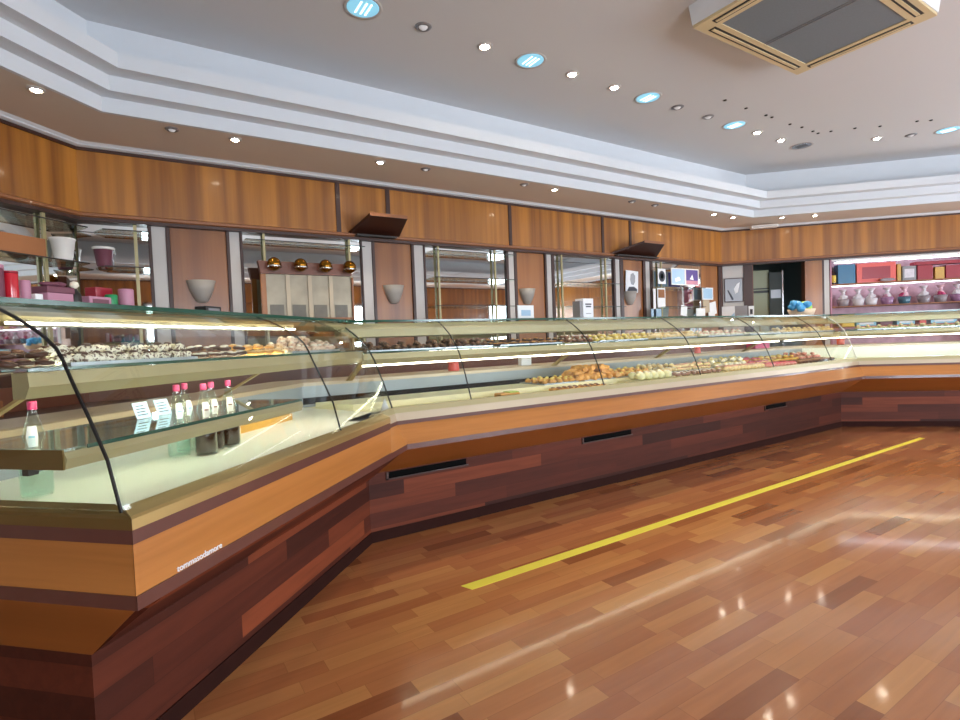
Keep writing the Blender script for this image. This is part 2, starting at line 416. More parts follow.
# fascia of cherry veneer panels, local frames along each wall
def frame(name):
    a, b = {'main': (RC[5], RC[0]), 'right': (RC[0], RC[1]), 'left': (RC[4], RC[5])}[name]
    return a, math.hypot(b[0]-a[0], b[1]-a[1]), RZ[name]
tn = 6
for nm, divs, k0, k1 in (('main', [1.701, 2.225, 3.775, 5.305, 5.84], 1, 1), ('right', [], 1, 0), ('left', [], 0, 1)):
    a, L_, rz = frame(nm)
    kk0 = -T225*k0; kk1 = T225*k1                   # local y points out of the room, the fascia hangs inside (y<0)
    mb = MB(); mb.prism([(-.08, 2.30), (-.08, 2.80), (.0, 2.80), (.0, 2.30)], 0, L_, kk0, kk1)
    struct(f'trim_{tn}', mb, 'cherry_panel', (a[0], a[1], 0), rz); tn += 1
    lb = MB(); lb.prism([(-.09, 2.275), (-.108, 2.285), (-.108, 2.305), (-.09, 2.315), (0, 2.315), (0, 2.275)], 0, L_, kk0, kk1)
    struct(f'trim_{tn}', lb, 'ledge_wood', (a[0], a[1], 0), rz); tn += 1
    lb = MB(); lb.prism([(-.095, 2.25), (-.095, 2.276), (0, 2.276), (0, 2.25)], 0, L_, kk0, kk1)
    struct(f'trim_{tn}', lb, 'dark_trim', (a[0], a[1], 0), rz); tn += 1
    for d in divs:
        q = MB(); q.box(d-.022-a[0], d+.022-a[0], -.09, -.07, 2.31, 2.80)
        struct(f'trim_{tn}', q, 'dark_trim', (a[0], a[1], 0), rz); tn += 1
# other walls get the same frieze
for nm, a, b in (('e', RC[1], RC[2]), ('s', RC[2], RC[3]), ('w', RC[3], RC[4])):
    ang = math.atan2(b[1]-a[1], b[0]-a[0]); L_ = math.hypot(b[0]-a[0], b[1]-a[1])
    mb = MB(); mb.box(0, L_, -.08, 0, 2.33, 2.8); struct(f'trim_{tn}', mb, 'cherry_panel', (a[0], a[1], 0), ang); tn += 1

# main wall bays: dark frames, white metal strips, cherry panels
ZB, ZT = 1.0, 2.27
X0 = CM0[0]
dark = [(.10, .125), (.227, .258), (.69, .716), (.80, .824), (1.929, 1.945), (2.047, 2.078), (2.49, 2.522), (2.632, 2.656), (3.727, 3.765), (3.846, 3.888), (4.32, 4.352), (4.432, 4.477), (5.539, 5.575), (5.662, 5.73), (6.135, 6.19), (6.285, 6.345), (7.93, 8.0)]
white = [(.125, .227), (.716, .80), (1.945, 2.047), (2.522, 2.632), (3.765, 3.846), (4.352, 4.432), (5.575, 5.662), (6.19, 6.285)]
wood = [(.258, .69), (2.078, 2.49), (3.888, 4.32), (5.73, 6.135), (7.5, 7.93)]
for lst, m, y0 in ((dark, 'dark_trim', 5.195), (white, 'white_metal', 5.205), (wood, 'cherry_pilaster', 5.215)):
    for a, b in lst:
        q = MB(); q.box(a, b, y0, 5.24, ZB, ZT); struct(f'trim_{tn}', q, m, bevel=.003); tn += 1
MIR = []
mlab = ['narrow wall mirror left of the first wood pilaster, beside the room corner', 'wall mirror behind the wooden board with gold globe lamps',
        'wall mirror between the second and third wood pilasters showing a red and white window', 'wall mirror behind the white card box standing on the glass counter top',
        'wall mirror at the far end behind the pinned papers and bright screens']
for (a, b), lb in zip([(CM0[0]+.003, .10), (.824, 1.929), (2.656, 3.727), (4.477, 5.539), (6.345, 7.5)], mlab):
    e = empty('mirror', ((a+b)/2, 5.22, ZB), 0, lb, 'mirror', 'wall mirrors behind the counter')
    q = MB(); q.box(a-(a+b)/2, b-(a+b)/2, 0, .018, 0, ZT-ZB); q.build('mirror_glass', 'mirror_silver', e)
    q = MB(); q.box(a-(a+b)/2, b-(a+b)/2, -.001, -.0002, 1.17, 1.176); q.build('mirror_joint', 'near_black', e)
a, L_, rz = frame('left')
e = empty('mirror', (a[0], a[1], ZB), rz, 'large mirror along the angled left wall above the pink gift boxes', 'mirror')
q = MB(); q.box(1.2, L_-.02, -.02, -.002, 0, ZT-ZB); q.build('mirror_glass', 'mirror_silver', e)
a, L_, rz = frame('right')
e = empty('mirror', (a[0], a[1], ZB), rz, 'narrow mirror panel holding the grey framed picture, left of the doorway', 'mirror')
q = MB(); q.box(.06, .37, -.02, -.002, 0, ZT-ZB); q.build('mirror_glass', 'white_metal', e)
for s0, s1, m in ((.37, .50, 'dark_trim'), (1.26, 1.50, 'cherry_pilaster'), (1.50, 1.53, 'dark_trim'), (1.53, 1.60, 'white_metal'), (3.62, 3.75, 'white_metal')):
    q = MB(); q.box(s0, s1, -.035, 0, 0, ZT); struct(f'trim_{tn}', q, m, (a[0], a[1], 0), rz); tn += 1
# wainscot and back bench below the mirrors
for nm, x0, x1 in (('main', 0, None), ('left', 1.2, None), ('right', 0, .5)):
    a, L_, rz = frame(nm); x1 = x1 or L_
    q = MB(); q.box(x0, x1, -.03, 0, .8, 1.0); struct(f'trim_{tn}', q, 'back_wood', (a[0], a[1], 0), rz); tn += 1

# back room beyond the doorway
q = MB(); q.box(.3, 1.9, 1.7, 1.8, 0, 2.6); q.box(.2, .3, .12, 1.8, 0, 2.6); q.box(1.45, 1.55, .12, 1.8, 0, 2.6); q.box(.2, 1.9, .12, 1.8, 2.5, 2.6)
struct('wall_back', q, 'dark_room', (a[0], a[1], 0), -R45)
RF = (RC[0][0], RC[0][1])
def RP(s_, n_, z=0): return (RF[0]+S*s_+S*n_, RF[1]-S*s_+S*n_, z)
e = empty('tall_cabinet', RP(.68, .45), -R45, 'tall pale green cabinet seen through the dark doorway', 'cabinet')
q = MB(); q.box(-.26, .20, 0, .5, 0, 2.2); q.build('body', 'cabinet_green', e, bevel=.008)
q = MB(); q.box(-.255, .19, -.012, 0, 1.88, 1.9); q.box(-.255, .19, -.012, 0, 1.82, 1.86); q.build('vent_slot', 'black', e)
e = empty('glass_door', RP(.94, .4), -R45, 'dark glazed door with a pale vertical edge beside the green cabinet', 'door')
q = MB(); q.box(-.07, .12, 0, .03, 0, 2.15); q.build('door_panel', 'dark_room', e)
q = MB(); q.box(.12, .14, -.01, .04, 0, 2.17); q.build('door_edge', 'chrome', e)
q = MB(); q.box(-.05, .10, -.006, 0, 1.72, 1.86); q.build('glazing', 'grey_metal', e)

# alcove of the gift shelves
e = empty('gift_shelving', RP(1.62, 0, .9), -R45, 'lit wall shelving unit full of gift boxes and baskets at right', 'shelving')
q = MB(); q.box(0, 1.98, .33, .35, 0, 1.37); q.build('back_panel', 'gift_back', e)
q = MB(); q.box(0, .02, -.02, .33, 0, 1.37); q.build('side_panel', 'pink', e); q = MB(); q.box(1.96, 1.98, -.02, .33, 0, 1.37); q.build('side_panel', 'pink', e)
SHZ = [.30, .62, .97]
for z in SHZ:
    q = MB(); q.box(.02, 1.96, -.01, .33, z-.015, z); q.build('shelf', 'kraft', e)
q = MB(); q.box(.02, 1.96, -.01, .33, 1.33, 1.36); q.build('top_panel', 'white_gloss', e)
q = MB(); q.tube([(.1, .08, 1.305), (1.9, .08, 1.305)], .010); q.build('light_tube', 'gift_tube', e)
q = MB(); q.tube([(.1, .2, .945), (1.9, .2, .945)], .006); q.build('light_tube', 'gift_tube', e)  # added tube under the top shelf, there to light the wrapped bowls

# ------------------------------------------------------------------ counters
C1 = (1.118, 3.056); LM = 5.942
C2 = (C1[0]+LM, 3.056)
GP_MAIN = [(-.205, .80), (-.205, .84), (-.148, .984), (-.083, 1.12), (-.05, 1.17), (-.008, 1.21), (.03, 1.245), (.077, 1.279), (.13, 1.312), (.19, 1.345)]
GP_LEFT = [(-.275, .83), (-.245, .954), (-.203, 1.048), (-.16, 1.136), (-.136, 1.19), (-.118, 1.22), (-.085, 1.25), (-.042, 1.278), (.001, 1.302), (.05, 1.325), (.11, 1.345)]
def counter(name, loc, rz, label, x0, x1, k0, k1, style, riser='riser_steel'):
    e = empty(name, (loc[0], loc[1], 0), rz, label, 'display counter')
    def P(nm, prof, m, a=x0, b=x1, ka=k0, kb=k1, bev=0):
        q = MB(); q.prism(prof, a, b, ka, kb); return q.build(nm, m, e, bevel=bev)
    # the straight left counter has its own front; the others share the sloping front
    P('plinth', [(0, .06), (0, .78), (.85, .78), (.85, .06)], 'plinth_planks')
    P('kick_board', [(.0, 0), (-.006, .0), (-.006, .065), (.0, .065), (.85, .06), (.85, 0)], 'kick_wood')
    P('slope_panel', [(-.002, .42 if style else .385), (-.29, .60), (-.29, .608), (-.002, .608)], 'slope_wood' if style else 'plinth_planks')
    P('bottom_trim', [(-.304, .60), (-.302, .630), (-.05, .63), (-.05, .60)], 'purple_trim')
    P('case_deck', [(-.22, .79), (-.22, .80), (.55, .80), (.55, .79)], 'cream_deck' if style else 'white_deck')
    P('rear_riser', [(.55, .79), (.55, .945), (.57, .945), (.57, .79)], riser)
    P('rear_ledge', [(.535, .94), (.535, .962), (.55, .968), (.85, .968), (.85, .94)], 'beige_sill')
    P('rear_body', [(.80, .76), (.80, .94), (.85, .94), (.85, .76)], 'back_wood')
    return e, P
# --- long counter
eM, PM = counter('display_counter', C1, 0, 'long glazed pastry counter running the length of the mirrored wall', 0, LM, -T225, T225, 1)
def sloped(P, ka=None, **kw):
    P('band', [(-.302, .63), (-.236, .735), (-.05, .735), (-.05, .63)], 'band_beech', **kw)
    P('top_trim', [(-.238, .735), (-.232, .757), (-.05, .757), (-.05, .735)], 'purple_trim', **kw)
    P('sill', [(-.236, .757), (-.226, .80), (-.05, .80), (-.05, .757)], 'beige_sill', **kw)
    P('glass_channel', [(-.224, .80), (-.214, .832), (-.195, .832), (-.17, .80)], 'champagne', **kw)
sloped(PM)
PM('deck_step', [(.10, .80), (.10, .838), (.43, .838), (.43, .80)], 'cream_deck')
PM('rear_slot', [(.545, .818), (.545, .862), (.55, .862), (.55, .818)], 'vent_black')
q = MB(); q.box(2.25, 5.7, -.15, .095, .80, .822); q.build('front_step', 'cream_deck', eM)
SEAMS = [0, .62, 1.786, 2.95, 4.11, 5.27, LM]
for i, (a, b) in enumerate(zip(SEAMS, SEAMS[1:])):
    ka = -T225 if i == 0 else 0; kb = T225 if i == len(SEAMS)-2 else 0
    q = MB(); q.sheet(GP_MAIN, a+.002, b-.002, ka, kb, .006); q.build('glass_pane', 'pane', eM)
for sx in SEAMS[1:-1]:
    q = MB(); q.sheet(GP_MAIN, sx-.0025, sx+.0025, 0, 0, .007); q.build('pane_seam', 'rubber_black', eM)
q = MB(); q.sheet(GP_MAIN, -.002, .002, -T225, -T225, .007); q.build('corner_seam', 'rubber_black', eM)
q = MB(); q.sheet(GP_MAIN, LM-.004, LM+.004, T225, T225, .01); q.build('corner_seam', 'white_gloss', eM)  # right corner seam coloured white to paint in the glare on the glass
def casework(P, tb0, beam_tube, shelf_tube, hs=1.155):
    P('top_glass', [(tb0, 1.345), (tb0, 1.356), (.62, 1.356), (.62, 1.345)], 'shelf_glass')
    P('top_glass_edge', [(tb0-.003, 1.343), (tb0-.003, 1.358), (tb0, 1.358), (tb0, 1.343)], 'green_edge')
    P('upper_shelf', [(.0, hs-.008), (.0, hs), (.42, hs), (.42, hs-.008)], 'shelf_glass')
    P('shelf_glass_edge', [(-.003, hs-.008), (-.003, hs+.001), (.0, hs+.001), (.0, hs-.008)], 'green_edge')
    P('shelf_beam', [(.0, hs-.01), (-.004, hs-.045), (.012, hs-.075), (.05, hs-.075), (.05, hs-.01)], 'champagne')
casework(PM, .19, 0, 1)
PM('top_beam', [(.20, 1.335), (.17, 1.30), (.17, 1.25), (.20, 1.243), (.23, 1.243), (.23, 1.335)], 'champagne')
for a, b in ((.0, 4.62), (4.75, LM)):
    q = MB(); q.tube([(a, .02, 1.073), (b, .02, 1.073)], .005); q.build('light_tube', 'tube_light', eM)
for x in (.05, 1.86, 3.2, 4.7):
    q = MB(); q.hull([(x, .46, .96), (x+.035, .46, .96), (x+.035, .50, .96), (x, .50, .96)], [(x+.02, .22, 1.10), (x+.055, .22, 1.10), (x+.055, .26, 1.10), (x+.02, .26, 1.10)]); q.build('shelf_post', 'gold_metal', eM)
    q = MB(); q.box(x+.07, x+.085, .30, .315, 1.155, 1.345); q.build('top_post', 'champagne', eM)
for a, b in ((.125, .685), (1.75, 2.29), (4.30, 4.70)):
    q = MB(); q.box(a, b, -.002, .03, .374, .414); o = q.build('vent', 'vent_black', eM)
    q = MB(); q.box(a-.015, b+.015, -.008, 0, .366, .374); q.box(a-.015, a, -.008, 0, .366, .414); q.build('vent_frame', 'dark_trim', o)
# --- right counter
eR, PR = counter('display_counter', C2, -R45, 'right-hand glazed counter in front of the lit gift shelves', 0, 3.2, -T225, 0, 1, 'white_deck')
sloped(PR)
q = MB(); q.sheet(GP_MAIN, .004, 1.25, -T225, 0, .006); q.build('glass_pane', 'pane', eR)
q = MB(); q.sheet(GP_MAIN, 1.26, 3.2, 0, 0, .006); q.build('glass_pane', 'pane', eR)
casework(PR, .19, 0, 1)
PR('top_beam', [(.20, 1.335), (.17, 1.30), (.17, 1.25), (.20, 1.243), (.23, 1.243), (.23, 1.335)], 'champagne')
q = MB(); q.tube([(0, .02, 1.073), (3.1, .02, 1.073)], .005); q.build('light_tube', 'tube_light', eR)
q = MB(); q.box(1.45, 1.46, -.15, -.149, .801, .84); q.build('deck_joint', 'grey_metal', eR)
# --- left counter (straight upright front) and its corner piece
XE = -1.937          # front corner of the upright band
eL, PLf = counter('display_counter', C1, R45, 'near angled glass counter at left holding water and juice bottles', -1.80, 0, 0, T225, 0)
XJ = -.361
def kwj(x0, x1, kb=0): return dict(a=x0, b=x1, ka=0, kb=kb)
sloped(PLf, **kwj(XJ, 0, T225))
PLf('band', [(-.302, .634), (-.302, .756), (-.05, .756), (-.05, .634)], 'band_beech', a=-1.799, b=XJ, ka=.4567, kb=0)
PLf('top_trim', [(-.303, .756), (-.303, .79), (-.05, .79), (-.05, .756)], 'purple_trim', a=-1.799, b=XJ, ka=.4567, kb=0)
PLf('gold_rail', [(-.304, .79), (-.304, .816), (-.298, .822), (-.262, .838), (-.25, .836), (-.24, .80), (-.1, .79)], 'gold_metal', a=-1.799, b=XJ, ka=.4567, kb=0)
PLf('bottom_trim', [(-.306, .60), (-.306, .634), (-.05, .634), (-.05, .60)], 'purple_trim', a=-1.799, b=XJ, ka=.4567, kb=0)
q = MB(); q.box(XE, -1.80, -.2, .55, .79, .80); q.build('case_deck', 'white_deck', eL)
for a, b, kb, gp in ((XE+.012, -.845, 0, GP_LEFT), (-.84, XJ, 0, GP_LEFT), (XJ, -.003, T225, GP_MAIN)):
    q = MB(); q.sheet(gp, a, b, 0, kb, .006); q.build('glass_pane', 'pane', eL)
q = MB(); q.sheet(GP_LEFT, XE+.001, XE+.0055, 0, 0, .007); q.build('pane_seam', 'rubber_black', eL)
q = MB(); q.sheet(GP_LEFT, -.844, -.8415, 0, 0, .007); q.build('pane_seam', 'rubber_black', eL)
casework(lambda nm, prof, m: PLf(nm, prof, m, a=XE+.02), .115, 1, 0, 1.172)
PLf('top_beam', [(.16, 1.338), (.125, 1.325), (.13, 1.312), (.17, 1.30), (.25, 1.293), (.3, 1.293), (.3, 1.338)], 'champagne', a=XE+.02)
q = MB(); q.tube([(-1.86, .135, 1.293), (-.50, .135, 1.293)], .004); q.build('light_tube', 'tube_light', eL)
q = MB(); q.tube([(-1.86, .075, 1.125), (-.25, .075, 1.125)], .008); q.build('light_tube', 'case_tube', eL)
# low glass shelf of the left counter
XS = -1.92
q = MB(); q.box(XS, -.86, -.10, .28, .967, .975); q.build('low_shelf', 'shelf_glass', eL)
q = MB(); q.box(XS+.06, -.86, -.103, -.10, .966, .976); q.build('shelf_glass_edge', 'green_edge', eL)
q = MB(); q.prism([(-.10, .966), (-.108, .95), (-.10, .925), (-.07, .925), (-.07, .966)], XS, -.86); q.build('low_shelf_beam', 'champagne', eL)
q = MB(); q.box(XS-.004, XS, -.10, .28, .924, .973); q.build('shelf_end_plate', 'gold_shaded', eL)
q = MB(); q.box(XS+.005, XS+.03, .02, .04, .905, .925); q.build('shelf_clip', 'near_black', eL)
for x in (-.62, -1.75):
    q = MB(); q.hull([(x, .50, .96), (x+.02, .50, .96), (x+.02, .52, .96), (x, .52, .96)], [(x+.03, .25, 1.10), (x+.05, .25, 1.10), (x+.05, .27, 1.10), (x+.03, .27, 1.10)]); q.build('shelf_post', 'gold_metal', eL)
# wooden divider and slot inside the left corner
q = MB(); q.box(-.95, -.30, .30, .33, .80, .835); q.build('inner_rail', 'gold_box', eL)
q = MB(); q.box(-.86, -.55, .545, .55, .82, .88); q.build('rear_slot', 'black', eL)
# white lettering stuck low on the beech band
lx0, lx1 = 1.137-2.951, 1.303-2.951
q = bpy.data.curves.new('lettering', 'FONT'); q.body = 'tommasodamore'; q.size = .03; q.extrude = .0012
lo = bpy.data.objects.new('lettering', q); COL.objects.link(lo)
bpy.context.view_layer.update()
wd = lo.dimensions.x or .2
me = bpy.data.meshes.new_from_object(lo.evaluated_get(bpy.context.evaluated_depsgraph_get()))
bpy.data.objects.remove(lo)
lt = bpy.data.objects.new('lettering', me); COL.objects.link(lt); me.materials.append(M['paper']); lt.parent = eL
lt.location = (lx0, -.3035, .637); lt.rotation_euler = (math.radians(90), 0, 0); lt.scale = ((lx1-lx0)/wd, .8, 1)

# --- end face of the left counter, turning away from the room
eE = eL
def PE(nm, prof, m, y0, y1, k=0, bev=0):
    """profile (x,z) with x measured outwards (negative) from the end plinth, running along local y"""
    q = MB(); q.hull([(x-1.80, y0+k*x, z) for x, z in prof], [(x-1.80, y1, z) for x, z in prof]); return q.build(nm, m, eE, bevel=bev)
# y grows away from the camera side; k mitres against the front at y=0
KM = 2.19   # slope of the mitre: the front overhangs 0.30 where the end overhangs 0.137
PE('plinth', [(-.001, .0), (-.001, .6), (.0, .6), (.0, 0)], 'plinth_planks', .0, 2.0)
PE('slope_panel', [(-.001, .385), (-.137, .602), (-.137, .608), (-.001, .608)], 'slope_wood', 0.0, 2.0, KM)
PE('bottom_trim', [(-.139, .60), (-.139, .634), (-.02, .634), (-.02, .60)], 'purple_trim', -.0, 2.0, KM)
PE('band', [(-.137, .634), (-.137, .756), (-.02, .756), (-.02, .634)], 'band_beech', 0, 2.0, KM)
PE('top_trim', [(-.138, .756), (-.138, .79), (-.02, .79), (-.02, .756)], 'purple_trim', 0, 2.0, KM)
PE('gold_rail', [(-.139, .79), (-.139, .816), (-.133, .822), (-.10, .838), (-.09, .80), (-.02, .79)], 'gold_shaded', 0, 2.0, KM)  # same gold as the front rail, coloured as lying in shade
PE('case_deck', [(-.1, .79), (-.1, .80), (0, .80), (0, .79)], 'white_deck', .55, 2.0)
q = MB(); q.hull([(-1.928, y, z) for y, z in GP_LEFT]+[(-1.928, .62, 1.345), (-1.928, .62, .83)], [(-1.922, y, z) for y, z in GP_LEFT]+[(-1.922, .62, 1.345), (-1.922, .62, .83)]); q.build('end_pane', 'pane', eE)

# back bench along the left wall and the main wall
def bench(loc, rz, x0, x1, k0, k1, label):
    e = empty('back_bench', (loc[0], loc[1], 0), rz, label, 'cabinet')
    def P(nm, prof, m):
        q = MB(); q.prism(prof, x0, x1, k0, k1); return q.build(nm, m, e)
    P('body', [(-.45, 0), (-.45, .80), (-.035, .80), (-.035, 0)], 'beige_sill')
    P('worktop', [(-.50, .80), (-.50, .83), (-.035, .83), (-.035, .80)], 'dark_trim')
    n = int((x1-x0-.6)/.5)
    for i in range(n):
        a = x0+.35+i*.5
        q = MB(); q.box(a, a+.44, -.465, -.45, .60, .77); dr = q.build('drawer', 'back_wood', e)
    return e
bench((RC[5][0], RC[5][1]), R45, -4.6, 0, 0, T225, 'low back bench with brown drawers along the angled left wall')
bench((RC[5][0], RC[5][1]), 0, 0, RC[0][0]-RC[5][0], -T225, T225, 'low back bench behind the long counter below the mirrors')

# ------------------------------------------------------------------ glass wall shelves with gold uprights
def wshelf(x0, x1, zs, label, posts, y0=5.0, y1=5.19):
    e = empty('wall_shelf', ((x0+x1)/2, 5.1, zs[0]), 0, label, 'glass shelf', 'glass shelves in front of the mirrors')
    c = (x0+x1)/2
    for z in zs:
        q = MB(); q.box(x0-c, x1-c, y0-5.1, y1-5.1, z-zs[0]-.004, z-zs[0]+.004); s_ = q.build('glass_shelf', 'shelf_glass', e)
        q = MB(); q.box(x0-c, x1-c, y0-5.103, y0-5.1, z-zs[0]-.004, z-zs[0]+.004); q.build('shelf_edge', 'near_black', s_)
    for px in posts:
        q = MB(); q.box(px-.010-c, px+.010-c, .07, .09, 1.02-zs[0], 2.25-zs[0]); q.build('upright', 'champagne', e)
wshelf(.83, 1.93, [2.175], 'high glass shelf across the mirror behind the wooden board with gold lamps', [1.0, 1.8], 5.08)
wshelf(2.66, 3.74, [1.585, 1.89, 2.175], 'glass shelves in front of the mirror right of the second pilaster', [2.80, 3.55])
wshelf(4.48, 5.55, [1.585, 1.885], 'glass shelves in front of the mirror behind the white card box', [4.58, 5.36])
wshelf(6.35, 7.3, [1.585, 1.87], 'glass shelves at the far end with papers and screens', [6.5])
# corner shelf on the left wall
LF = (RC[5][0], RC[5][1])
def LPt(s_, n_, z=0): return (LF[0]+S*s_-S*n_, LF[1]+S*s_+S*n_, z)
e = empty('wall_shelf', LPt(0, 0, 1.9), R45, 'long glass shelves across the corner mirror above the pink boxes', 'glass shelf', 'glass shelves in front of the mirrors')
for z in (-.0, .275):
    q = MB(); q.prism([(-.20, z-.004), (-.20, z+.004), (-.03, z+.004), (-.03, z-.004)], -2.4, 0, 0, T225); s_ = q.build('glass_shelf', 'shelf_glass', e)
    q = MB(); q.prism([(-.203, z-.004), (-.203, z+.005), (-.20, z+.005), (-.20, z-.004)], -2.4, 0, 0, T225); q.build('shelf_edge', 'near_black', s_)
    q = MB(); q.hull([(x, y, z-.004) for x, y in ((.083, -.20), (.0, -.03), (.25, -.29), (.35, -.36))], [(x, y, z+.004) for x, y in ((.083, -.20), (.0, -.03), (.25, -.29), (.35, -.36))])
for x in (-.30, -1.5):
    q = MB(); q.box(x-.012, x+.012, -.06, -.04, -.85, .36); q.build('upright', 'champagne', e)
e = empty('wall_shelf', (0, 5.1, 1.885), 0, 'short glass shelf left of the first wood pilaster', 'glass shelf', 'glass shelves in front of the mirrors')
for z in (0, .285):
    q = MB(); q.hull([(x, y, z-.004) for x, y in ((-.20, -.06), (.10, -.06), (.10, .09), (-.265, .09))], [(x, y, z+.004) for x, y in ((-.20, -.06), (.10, -.06), (.10, .09), (-.265, .09))]); s_ = q.build('glass_shelf', 'shelf_glass', e)
    q = MB(); q.box(-.20, .10, -.063, -.06, z-.004, z+.005); q.build('shelf_edge', 'near_black', s_)
q = MB(); q.box(0, .024, .07, .09, -.85, .36); q.build('upright', 'champagne', e)

# ------------------------------------------------------------------ wall sconces, wedges, board
for x, lb in ((.474, 'grey frosted cone wall light nearest the left, on the first wood pilaster'), (2.27, 'grey frosted wall light on the second wood pilaster'),
              (4.03, 'grey frosted wall light on the third wood pilaster'), (5.85, 'grey frosted wall light below the portrait print')):
    e = empty('wall_sconce', (x, 5.214, 1.62), 0, lb, 'wall light', 'frosted wall lights on the pilasters')
    q = MB(); q.lathe([(.03, 0), (.05, .012), (.075, .06), (.095, .11), (.115, .19), (.108, .19), (.085, .11), (.04, .03)], 16, (0, 0, 0), math.pi, 2*math.pi, sy=.9); q.build('glass_shade', 'sconce_glass', e)
    q = MB(); q.box(-.03, .03, -.02, 0, .03, .15); q.build('bracket', 'grey_metal', e)
for x, w_, f0, f1, lb in ((1.80, .53, .10, .49, 'dark wooden wedge uplighter on the frieze left of centre'), (5.44, .93, .31, .72, 'dark wooden wedge uplighter on the frieze above the portrait print')):
    e = empty('wedge_uplighter', (x, 5.158, 2.30), 0, lb, 'uplighter', 'wedge uplighters on the frieze')
    q = MB(); q.add([(0, 0, -.005), (w_, 0, -.005), (f1, -.32, .125), (f0, -.32, .125), (-.01, 0, .02), (w_+.01, 0, .02), (f1, -.32, .15), (f0, -.32, .15)], [(0, 1, 2, 3), (4, 7, 6, 5), (0, 4, 5, 1), (1, 5, 6, 2), (2, 6, 7, 3), (3, 7, 4, 0)]); q.build('wedge_body', 'dark_trim', e)
    q = MB(); q.box(.05, w_-.06, -.1, 0, -.022, -.006); q.build('base_plate', 'near_black', e)
    q = MB(); q.box(f0, f1, -.325, -.32, .127, .158); q.build('front_lip', 'ledge_wood', e)  # lip in lighter wood, light on the front edge put into its colour
e = empty('mirror_board', (1.34, 5.0, 1.47), 0, 'wood-framed board of aged mirror panels with four gold globe lamps', 'board')
W = .42 
q = MB(); q.box(-W, -W+.045, -.02, .02, -.1, .40); q.box(W-.02, W, -.02, .02, -.1, .38); q.box(-W, W, -.02, .02, -.02, .0); q.build('frame', 'cherry_pilaster', e, bevel=.003)
q = MB(); q.add([(-W-.02, -.05, .50), (W+.02, -.05, .50), (W-.03, -.05, .39), (-W+.0, -.05, .39), (-W-.02, .02, .50), (W+.02, .02, .50), (W-.03, .02, .39), (-W+.0, .02, .39)], [(0, 1, 2, 3), (4, 7, 6, 5), (0, 4, 5, 1), (1, 5, 6, 2), (2, 6, 7, 3), (3, 7, 4, 0)]); q.build('top_rail', 'back_wood', e)
q = MB(); q.box(-W+.04, W-.02, 0, .012, 0, .39); q.build('mirror_panel', 'aged_mirror', e)
q = MB(); q.box(-.3, -.26, .012, .215, .3, .34); q.box(.26, .3, .012, .215, .3, .34); q.build('wall_bracket', 'near_black', e)
for i in range(4):
    x = -W+.13+i*.195
    if i: 
        q = MB(); q.box(x-.11, x-.075, -.012, 0, 0, .39); q.build('mullion', 'beige_sill', e)
    q = MB(); q.box(x-.06, x+.06, -.006, 0, 0, .12); q.build('lower_panel', 'smoked_panel', e)
for i in range(4):
    x = -W+.10+i*.225
    q = MB(); q.lathe([(.001, -.06)]+[(.06*math.cos(a_*.262), .06*math.sin(a_*.262)) for a_ in range(-5, 6)]+[(.001, .06)], 18, (x, -.115, .465), cap=False); lp = q.build('globe_lamp', 'amber_glass', e)
    q = MB(); q.lathe([(.060, -.02), (.068, -.012), (.060, -.004)], 18, (x, -.115, .455), cap=False); q.build('lamp_ring', 'chrome', lp)

# ------------------------------------------------------------------ ceiling lights
def can_light(x, y, z, label, on, r=.11, grp=None):
    e = empty('downlight', (x, y, z), 0, label, 'ceiling light', grp)
    q = MB(); q.lathe([(r, 0), (r+.018, -.006), (r+.022, 0)], 24, cap=False); q.build('trim_ring', 'white_metal', e)
    q = MB(); q.lathe([(r, -.001), (r*.96, -.004)], 24); q.build('lamp_lens', 'blue_bulb' if on else 'chrome', e)
    for k in (-.3, .05, .35):
        q = MB(); q.box(r*k-.006, r*k+.006, -r*.6, r*.6, -.008, -.004); q.build('tube_lamp', 'spot_white' if on else 'grey_metal', e)
    return e
mat('spot_white', '#ffffff', .5, emit='#dff6ff', es=1.0)
big = [(1.40, 3.52), (2.845, 3.52), (4.29, 3.52), (5.73, 3.52), (7.16, 3.51), (8.26, 2.385)]
blb = ['large blue-white round ceiling light nearest the top left', 'large blue-white round ceiling light, second from the left', 'large blue-white round ceiling light, third from the left',
       'large blue-white round ceiling light, fourth from the left', 'large unlit round ceiling light at the inner ceiling corner', 'large blue-white round ceiling light at the right edge']
for (x, y), lb in zip(big, blb): can_light(x, y, HC, lb, 'unlit' not in lb, grp='large round ceiling lights')
def spot(x, y, z, label, on, grp, r=.05, power=0):
    e = empty('spotlight', (x, y, z), 0, label, 'ceiling spotlight', grp)
    q = MB(); q.lathe([(r*.7, -.001), (r, -.012), (r*1.35, -.004), (r*1.4, 0)], 20, cap=False); q.build('trim_ring', 'grey_metal' if not on else 'white_metal', e)
    q = MB(); q.lathe([(r*.75, -.004), (r*.5, -.016), (.001, -.02)], 16, cap=False); q.build('bulb', 'spot_bulb' if on else 'dim_bulb', e)
    if on and power:
        l = bpy.data.lights.new('spot_beam', 'SPOT'); l.energy = power; l.color = (1, .86, .66); l.spot_size = math.radians(95); l.spot_blend = .8; l.shadow_soft_size = .03
        o = bpy.data.objects.new('spot_beam', l); COL.objects.link(o); o.parent = e; o.location = (0, 0, -.03)
    return e
